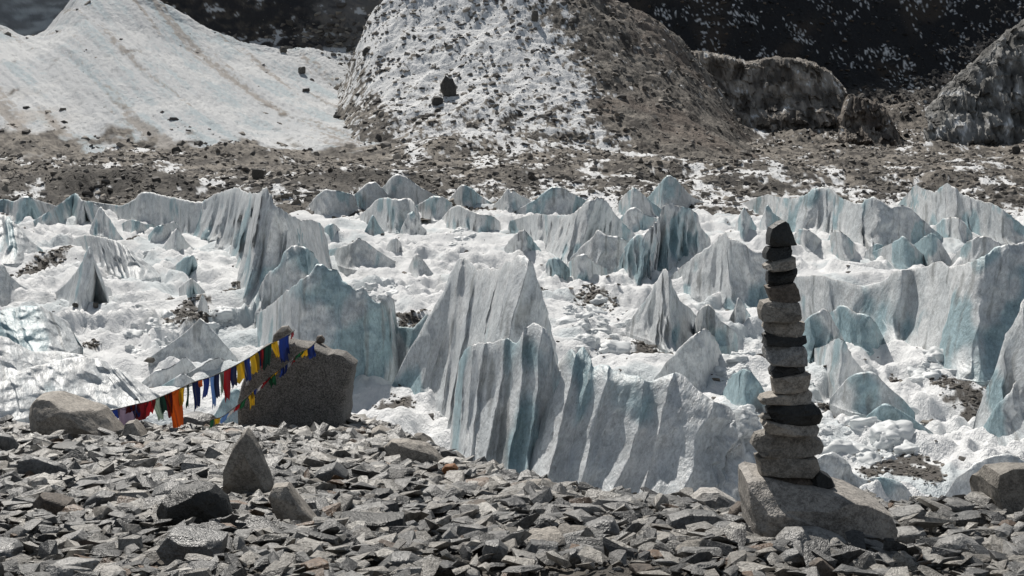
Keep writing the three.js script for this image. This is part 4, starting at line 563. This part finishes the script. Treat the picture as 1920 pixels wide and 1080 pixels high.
// ---------------------------------------------------------------- boulders on the far slopes
const polygon = (n, ax, ay) => { const p = []; for (let i = 0; i < n; i++) { const a = (i + rr(-.35, .35)) / n * 6.283, r = rr(.78, 1.1), c = Math.cos(a), q = Math.sin(a), k = 1 / Math.pow(Math.pow(Math.abs(c), 4) + Math.pow(Math.abs(q), 4), .25); p.push([c * r * ax * Math.min(k, 1.2), q * r * ay * Math.min(k, 1.2)]); } return p; };
const farShapes = []; for (let i = 0; i < 6; i++) farShapes.push(rockGeo(polygon(7, 1, .85), .85, { nt: 30, np: 14, e: .4, rough: .08, cuts: 9 }));
const farMat = [rockMat(.085, .08, .075, .85), rockMat(.15, .14, .125, .85), rockMat(.24, .22, .195, .85)];
const onLand = (px, py) => { let best = 900; for (const L of [moraine, iceSlope, hill, darkSlope]) for (let t = 0; t <= 1; t += .01) { const x0 = L.base(0, 0)[1], x1 = L.base(1, 0)[1]; if (px < x0 || px > x1) break; const b = L.base((px - x0) / (x1 - x0), t); if (b[2] <= py) { best = Math.min(best, b[3]); break; } } return best; };
[[840, 180, 32, 38, 0, 'tall dark boulder standing on the snowy middle hill'], [820, 199, 28, 20, 0, 'squat dark boulder just below the tall hill boulder'], [690, 103, 26, 16, 0, 'black boulder high on the left of the snowy hill'], [566, 137, 16, 12, 1, 'lone round boulder on the ice slope near its right rim'], [705, 222, 13, 15, 0, 'upright dark boulder at the ice slope right corner'], [632, 222, 16, 8, 0, 'flat dark boulder on the right part of the ice slope'], [647, 245, 11, 9, 0, 'small dark boulder under the flat one on the ice slope'], [709, 266, 16, 13, 0, 'dark boulder at the foot of the snowy hill left end'], [332, 292, 20, 18, 0, 'dark boulder on the lower ice slope with a debris tail'], [484, 338, 22, 24, 1, 'tall brown boulder on the far moraine above the spike'], [362, 371, 20, 17, 0, 'dark squarish boulder behind the long left ice wall'], [394, 364, 18, 15, 0, 'dark boulder right of the squarish one behind the wall'], [698, 324, 14, 13, 1, 'round brown boulder at the right foot of the ice slope'], [671, 322, 26, 12, 1, 'wide brown boulder left of the round brown one'], [531, 97, 18, 10, 1, 'grey boulder at the shaded corner of the ice slope'], [574, 173, 15, 8, 0, 'low dark boulder below the bright ice patch'], [607, 68, 26, 14, 2, 'tan boulder in the shade between slope and hill'], [50, 209, 16, 10, 0, 'dark boulder on the far left of the ice slope'], [32, 366, 24, 12, 1, 'wide brown boulder on the moraine at far left'], [789, 234, 20, 9, 1, 'flat brown boulder at the hill foot'], [862, 219, 20, 8, 1, 'flat brown boulder right of the hill foot one'], [1003, 38, 18, 20, 1, 'brown block high on the hill near its crest'], [1905, 290, 18, 20, 0, 'dark boulder under the rock spur at the right edge'], [1556, 305, 28, 8, 2, 'long pale boulder on the far right moraine'], [240, 322, 14, 9, 0, 'small dark boulder on the moraine below the ice slope'], [1090, 262, 22, 10, 1, 'low brown boulder on the moraine below the hill'], [1240, 297, 20, 8, 2, 'low pale boulder on the moraine right of the hill']]
  .forEach(([x, y, w, h, m, label], i) => { const d = onLand(x, y) - .4, p = at(x, y, d), k = d / FOCAL, o = new THREE.Mesh(farShapes[i % 6], farMat[m]); o.scale.set(w * k / 2, h * k / 2 / .8, w * k / 2.2); o.position.set(p.x, p.y + h * k * .42, p.z); o.rotation.set(.1 * Math.sin(i), i * 1.7, .15 * Math.cos(i * 2)); top(o, 'far_boulder', label, 'boulder', 'boulders on the far slopes'); });
[[142, 585, 14, 8, 'brown stone at the foot of the sharp left pyramid'], [180, 587, 12, 11, 'dark stone right of the sharp left pyramid foot'], [471, 558, 18, 13, 'brown stone at the foot of the fluted spiked wall'], [281, 679, 20, 9, 'brown stone left of the broad hooked pyramid'], [446, 550, 14, 7, 'black stone on the snow left of the spiked wall'], [874, 476, 10, 8, 'dark stone perched above the leaning fin tip'], [1352, 1, 1, 1, '']].slice(0, 6)
  .forEach(([x, y, w, h, label], i) => { const d = floorHit(x, y), p = at(x, y, d), k = d / FOCAL, o = new THREE.Mesh(farShapes[(i + 2) % 6], farMat[i % 2]); o.scale.set(w * k / 2, h * k / 2 / .8, w * k / 2.4); o.position.set(p.x, Math.max(p.y, floorY(p.x, d)) + h * k * .4, p.z); o.rotation.y = i * 2.1; top(o, 'glacier_stone', label, 'stone', 'stones lying on the ice'); });

// ---------------------------------------------------------------- loose stones of the near moraine
const slabShapes = [], chunkShapes = [], chipShapes = [];
for (let i = 0; i < 14; i++) {
  slabShapes.push(rockGeo(polygon(6 + i % 3, 1, rr(.55, .8)), rr(.2, .34), { nt: 26, np: 12, e: .24, rough: .03, cuts: 6, strata: .012, planes: [[rr(-.5, .5), rr(-.5, .5), 1, .8]] }).rotateX(-Math.PI / 2));
  chunkShapes.push(rockGeo(polygon(6 + i % 3, 1, rr(.65, .9)), rr(.5, .8), { nt: 26, np: 14, e: .3, rough: .035, cuts: 11, strata: .01 }).rotateX(-Math.PI / 2));
}
for (const g of [...slabShapes, ...chunkShapes]) { const u = g.attributes.uv; for (let i = 0; i < u.count; i++) u.setXY(i, u.getX(i) * .16, u.getY(i) * .16); }
for (let i = 0; i < 8; i++) chipShapes.push(hull(11, 1, rr(.16, .46), rr(.55, .85), .85));
const clear = (x, d, r) => taken.every(([tx, td, w, t]) => Math.abs(x - tx) > w + r * .6 || d < td - t - (r > .07 ? r * 7 : .14 + r) || d > td + t + r);
const kinds = [
  ['slab', slabShapes, STONE.slate, 'dark grey slate slab lying flat in the scree', 'dark grey slabs in the scree', 60], ['slab', slabShapes, STONE.grey, 'mid grey slate slab lying flat in the scree', 'mid grey slabs in the scree', 56], ['slab', slabShapes, STONE.tan, 'pale tan slab lying flat in the scree', 'tan slabs in the scree', 26], ['slab', slabShapes, STONE.brown, 'brown slate slab lying flat in the scree', 'brown slabs in the scree', 20],
  ['chunk', chunkShapes, STONE.black, 'near-black angular chunk sitting in the scree', 'near-black chunks in the scree', 24], ['chunk', chunkShapes, STONE.slate, 'dark grey angular chunk sitting in the scree', 'dark grey chunks in the scree', 40], ['chunk', chunkShapes, STONE.taupe, 'grey-brown angular chunk sitting in the scree', 'grey-brown chunks in the scree', 34], ['chunk', chunkShapes, STONE.pale, 'pale grey angular chunk sitting in the scree', 'pale chunks in the scree', 18]];
const placed = [], loose = [];
function spot(far) { for (let q = 0; q < 60; q++) { const d = Math.sqrt(lerp(5.6 * 5.6, far * far, rnd())), x = d * rr(-.385, .385), dc = interp(crestTab, x / d); if (d < dc + .25) return [x, d, dc]; } return [0, 7, 10]; }
for (const [shape, shapes, mat, label, group, n] of kinds) for (let i = 0; i < n; i++) {
  let x, d, s; for (let q = 0; q < 80; q++) { [x, d] = spot(20.5); s = (.05 + .12 * Math.pow(rnd(), 2.4)) * (.7 + d / 24); if (clear(x, d, s) && placed.every(([a, b, r]) => Math.hypot(a - x, b - d) > (r + s) * .62)) break; }
  placed.push([x, d, s]); const o = new THREE.Mesh(pick(shapes), mat), f = shape === 'slab' ? .1 : .3;
  o.scale.set(s * rr(.85, 1.2), s * rr(.75, 1.2), s * rr(.8, 1.1)); o.rotation.set(rr(-.22, .28), rr(0, 6.28), rr(-.22, .22)); o.position.set(x, moraineY(x, d) + s * f + .02, -d); top(o, shape === 'slab' ? 'slate_slab' : 'angular_stone', label, 'stone', group); loose.push([o, x, d, s, label.split(' ').slice(0, label.startsWith('pale tan') || label.startsWith('near') || label.startsWith('grey-b') || label.startsWith('brown') ? 3 : 4).join(' ').replace(/ (lying|sitting)$/, '')]);
}
{ // tell each apart by the named rock it lies nearest to, then by size
  const marks = [[160, 815, 'the long tan boulder'], [255, 830, 'the squat pale boulder'], [125, 855, 'the black flat block'], [465, 900, 'the pointed pyramid stone'], [360, 975, 'the near-black boulder'], [365, 1045, 'the thick dark slab'], [105, 965, 'the brown lumpy boulder'], [185, 965, 'the dark angular block'], [130, 1030, 'the slanted grey stone'], [560, 820, 'the flag boulder'], [550, 980, 'the pale leaning slab'], [780, 875, 'the long tipped slab'], [845, 892, 'the orange stone'], [695, 1000, 'the long black slab'], [620, 905, 'the dark wedge block'], [820, 938, 'the square-ended pale block'], [930, 1050, 'the squarish lit stone'], [1125, 1020, 'the rounded dark boulder'], [1000, 915, 'the brown-grey crest block'], [1255, 950, 'the long beam-shaped stone'], [1300, 1005, 'the dark wrinkled slab'], [1530, 1025, 'the tower base boulder'], [1700, 1015, 'the flat grey slab'], [1790, 1045, 'the broad veined stone'], [1900, 960, 'the right edge boulder'], [750, 1068, 'the bottom edge hump']].map(([x, y, n]) => { const d = hit(x, y, moraineY, 3, 60), p = at(x, y, d); return [p.x, d, n]; });
  const by = {};
  for (const q of loose) { const [o, x, d, s, kind] = q; let best = null, bd = 1e9; for (const m of marks) { const k = Math.hypot(m[0] - x, (m[1] - d) * .8); if (k < bd) { bd = k; best = m; } } const dx = (x - best[0]) , dd = (d - best[1]) * .8; const dir = Math.abs(dx) > Math.abs(dd) ? (dx < 0 ? 'left of' : 'right of') : dd < 0 ? 'in front of' : 'behind'; const l = `${kind} ${dir} ${best[2]}`; (by[l] ??= []).push(q); }
  const rank = ['largest', 'second largest', 'third largest', 'fourth largest', 'fifth largest', 'sixth largest', 'seventh largest', 'eighth largest', 'ninth largest', 'tenth largest'];
  for (const [l, a] of Object.entries(by)) { a.sort((p, q) => q[3] - p[3]); a.forEach((q, i) => { q[0].userData.label = a.length > 1 ? `${rank[i] ?? 'smallest'} ${l}` : l; }); }
}
{
  const list = [], tones = () => { const k = rr(.42, 1.05), r = rnd(); return (r < .24 ? [.16, .16, .158] : r < .5 ? [.36, .352, .338] : r < .74 ? [.44, .41, .365] : r < .9 ? [.60, .57, .52] : r < .97 ? [.075, .075, .077] : [.26, .17, .11]).map(v => v * k); };
  for (let i = 0; i < 34000; i++) { const [x, d] = spot(21.5), s = (.011 + .085 * Math.pow(rnd(), 3.4)) * (.6 + d / 14); if (!clear(x, d, s * .2) && rnd() < .85) continue; list.push([x, moraineY(x, d) + s * rr(.1, .6) + .012, -d, s, 1, tones(), .34]); }
  for (let i = 0; i < 2600; i++) { const [x0, d0, dc] = spot(21), d = dc + rr(0, 5), x = x0 / d0 * d, s = .04 + .12 * Math.pow(rnd(), 2); list.push([x, moraineY(x, d) + s * .3, -d, s, 1, tones(), .5]); }
  scatter('scree_stones', 'small loose slate chips and pebbles covering the moraine', 'stones', list, chipShapes, M.stoneCopies);
}

// ---------------------------------------------------------------- prayer flags
const cloth = {}; for (const [k, c] of Object.entries({ blue: [.015, .04, .22], 'light blue': [.12, .24, .52], navy: [.008, .015, .07], yellow: [.62, .38, .02], green: [.012, .12, .045], 'dark green': [.01, .05, .035], red: [.32, .012, .018], 'dark red': [.16, .012, .018], orange: [.55, .1, .012], white: [.62, .6, .6], purple: [.26, .2, .28], 'pale green': [.32, .42, .34] })) cloth[k] = new THREE.MeshPhysicalMaterial({ color: new THREE.Color().setRGB(...c), roughness: .95, side: THREE.DoubleSide, transmission: .32, thickness: 0 });
const cordMat = new THREE.MeshStandardMaterial({ color: 0x6d6a66, roughness: .9 });
function flagLine(label, path, flags, blown) {                                // path: [x, y, distance]; flags: [colour, position x, width, drop, taper]
  const root = new THREE.Group(), P3 = path.map(([x, y, d]) => at(x, y, d)), foot = P3[P3.length - 1].clone(); root.position.copy(foot);
  const curve = new THREE.CatmullRomCurve3(P3.map(p => p.clone().sub(foot))), cord = new THREE.Mesh(new THREE.TubeGeometry(curve, 160, .006, 6), cordMat); cord.name = 'cord'; root.add(cord);
  const N = 400, sample = []; for (let i = 0; i <= N; i++) sample.push(curve.getPoint(i / N));
  const px = p => { const q = p.clone().add(foot); return 960 + FOCAL * q.x / -q.z * .992; };
  flags.forEach(([colour, x, w, drop, taper = 1, skew = 0], n) => {
    let b = 0; for (let i = 0; i <= N; i++) if (Math.abs(px(sample[i]) - x) < Math.abs(px(sample[b]) - x)) b = i;
    const mpp = -(sample[b].z + foot.z) / FOCAL, hw = w * 1.15 * mpp / 2, H = drop * 1.12 * mpp; let a = b, c = b; while (a > 0 && sample[a].distanceTo(sample[b]) < hw) a--; while (c < N && sample[c].distanceTo(sample[b]) < hw) c++;
    const A = sample[a], B = sample[c], nu = 11, nv = 15, ph = n * 2.1;
    const g = gridGeo(nu, nv, (i, j) => { const u = i / (nu - 1), v = j / (nv - 1), k = lerp(1, taper, v), uu = .5 + (u - .5) * k; const rag = .28 * H * N3(u * 3.3, n * 1.7, 2) * sst(.55, 1, v); return [lerp(A.x, B.x, uu) + skew * mpp * v + .12 * hw * Math.sin(v * 4 + ph), lerp(A.y, B.y, uu) - H * v + rag + .04 * H * Math.sin(u * 6 + ph) * v, lerp(A.z, B.z, uu) + .10 * H * Math.sin(u * 5 + v * 3 + ph) * (.2 + v) + .25 * hw * Math.sin(u * 9 + ph) + blown * H * v]; });
    const m = new THREE.Mesh(g, cloth[colour]); m.name = 'flag'; m.userData = { label: `${colour} cloth flag` }; root.add(m);
  });
  return top(root, 'prayer_flag_line', label, 'prayer flags', 'prayer flag lines on the boulder');
}
const DL = 16.4, DF = DB - taken[0][3] - .12;
flagLine('upper line of long ragged prayer flags from boulder to left boulder', [[552, 620, DF + .3], [532, 632, DF], [504, 647, DF], [465, 672, DF - .2], [429, 691.5, DF - .5], [394, 707, DF - .8], [369, 714.5, DF - 1], [341, 727, lerp(DF, DL, .6)], [309, 741, lerp(DF, DL, .7)], [281, 752, lerp(DF, DL, .8)], [245, 760.5, lerp(DF, DL, .9)], [217, 767.6, DL], [194, 772, DL]],
  [['red', 546, 12, 10], ['blue', 531, 22, 40, .95, 4], ['yellow', 512, 12, 26, .6, 5], ['dark green', 499, 15, 36, .9, -3], ['red', 490, 9, 34, .6], ['navy', 482, 12, 28, .8], ['yellow', 473, 18, 30, .9, 4], ['blue', 459, 15, 34, .8, 3], ['white', 455, 10, 40, .5, 3], ['yellow', 446, 18, 32, .95, 2], ['navy', 434, 15, 34, .9], ['red', 420, 24, 52, .45, -2], ['pale green', 412, 9, 40, .4], ['navy', 402, 12, 38, .8], ['light blue', 395, 12, 56, .8, -2], ['blue', 382, 18, 32, .7, -3], ['orange', 371, 8, 12], ['navy', 361, 18, 46, .8, -3], ['dark green', 347, 14, 40, .9, -2], ['yellow', 336, 13, 30, .8, -2], ['orange', 320, 25, 60, .75, 3], ['dark red', 308, 14, 38, .5, 4], ['dark green', 300, 14, 28, .7], ['pale green', 288, 18, 38, .5, 4], ['red', 274, 20, 26, .8, -4], ['dark red', 258, 24, 28, .7, -3], ['blue', 246, 14, 22, .6, 3], ['dark red', 236, 18, 12, .8], ['purple', 229, 34, 50, .55, 6], ['blue', 206, 20, 16, .8, -3]], -.1);
flagLine('lower line of small knotted prayer flags across the boulder face', [[597, 634, DF + .12], [582, 651, DF - .05], [557, 664, DF - .1], [548, 676, DF - .1], [518, 697, DF - .12], [493, 718, DF - .15], [465, 743, DF - .2], [440, 764, DF - .3], [415, 782, DF - .45], [398, 786, DF - .6], [390, 792, DF - .7]],
  [['white', 590, 10, 14, .6, -6], ['blue', 581, 16, 18, .9, 5], ['yellow', 573, 18, 12, .8, -3], ['green', 559, 17, 9, .8, -5], ['red', 551, 14, 11, .7, -4], ['white', 541, 18, 12, .7, -6], ['blue', 530, 15, 16, .8, -3], ['yellow', 516, 20, 9, .8, -8], ['green', 506, 14, 18, .8, 2], ['red', 496, 16, 11, .8, -5], ['white', 485, 16, 12, .7, -6], ['blue', 474, 14, 11, .8, -5], ['yellow', 466, 12, 22, .7, 3], ['green', 453, 14, 14, .8, -5], ['red', 440, 14, 10, .8, -4], ['white', 430, 14, 12, .7, -6], ['light blue', 418, 18, 14, .8, -6], ['yellow', 402, 14, 10, .8, -3], ['green', 391, 12, 20, .7, -4]], 0);

renderer.render(scene, camera);
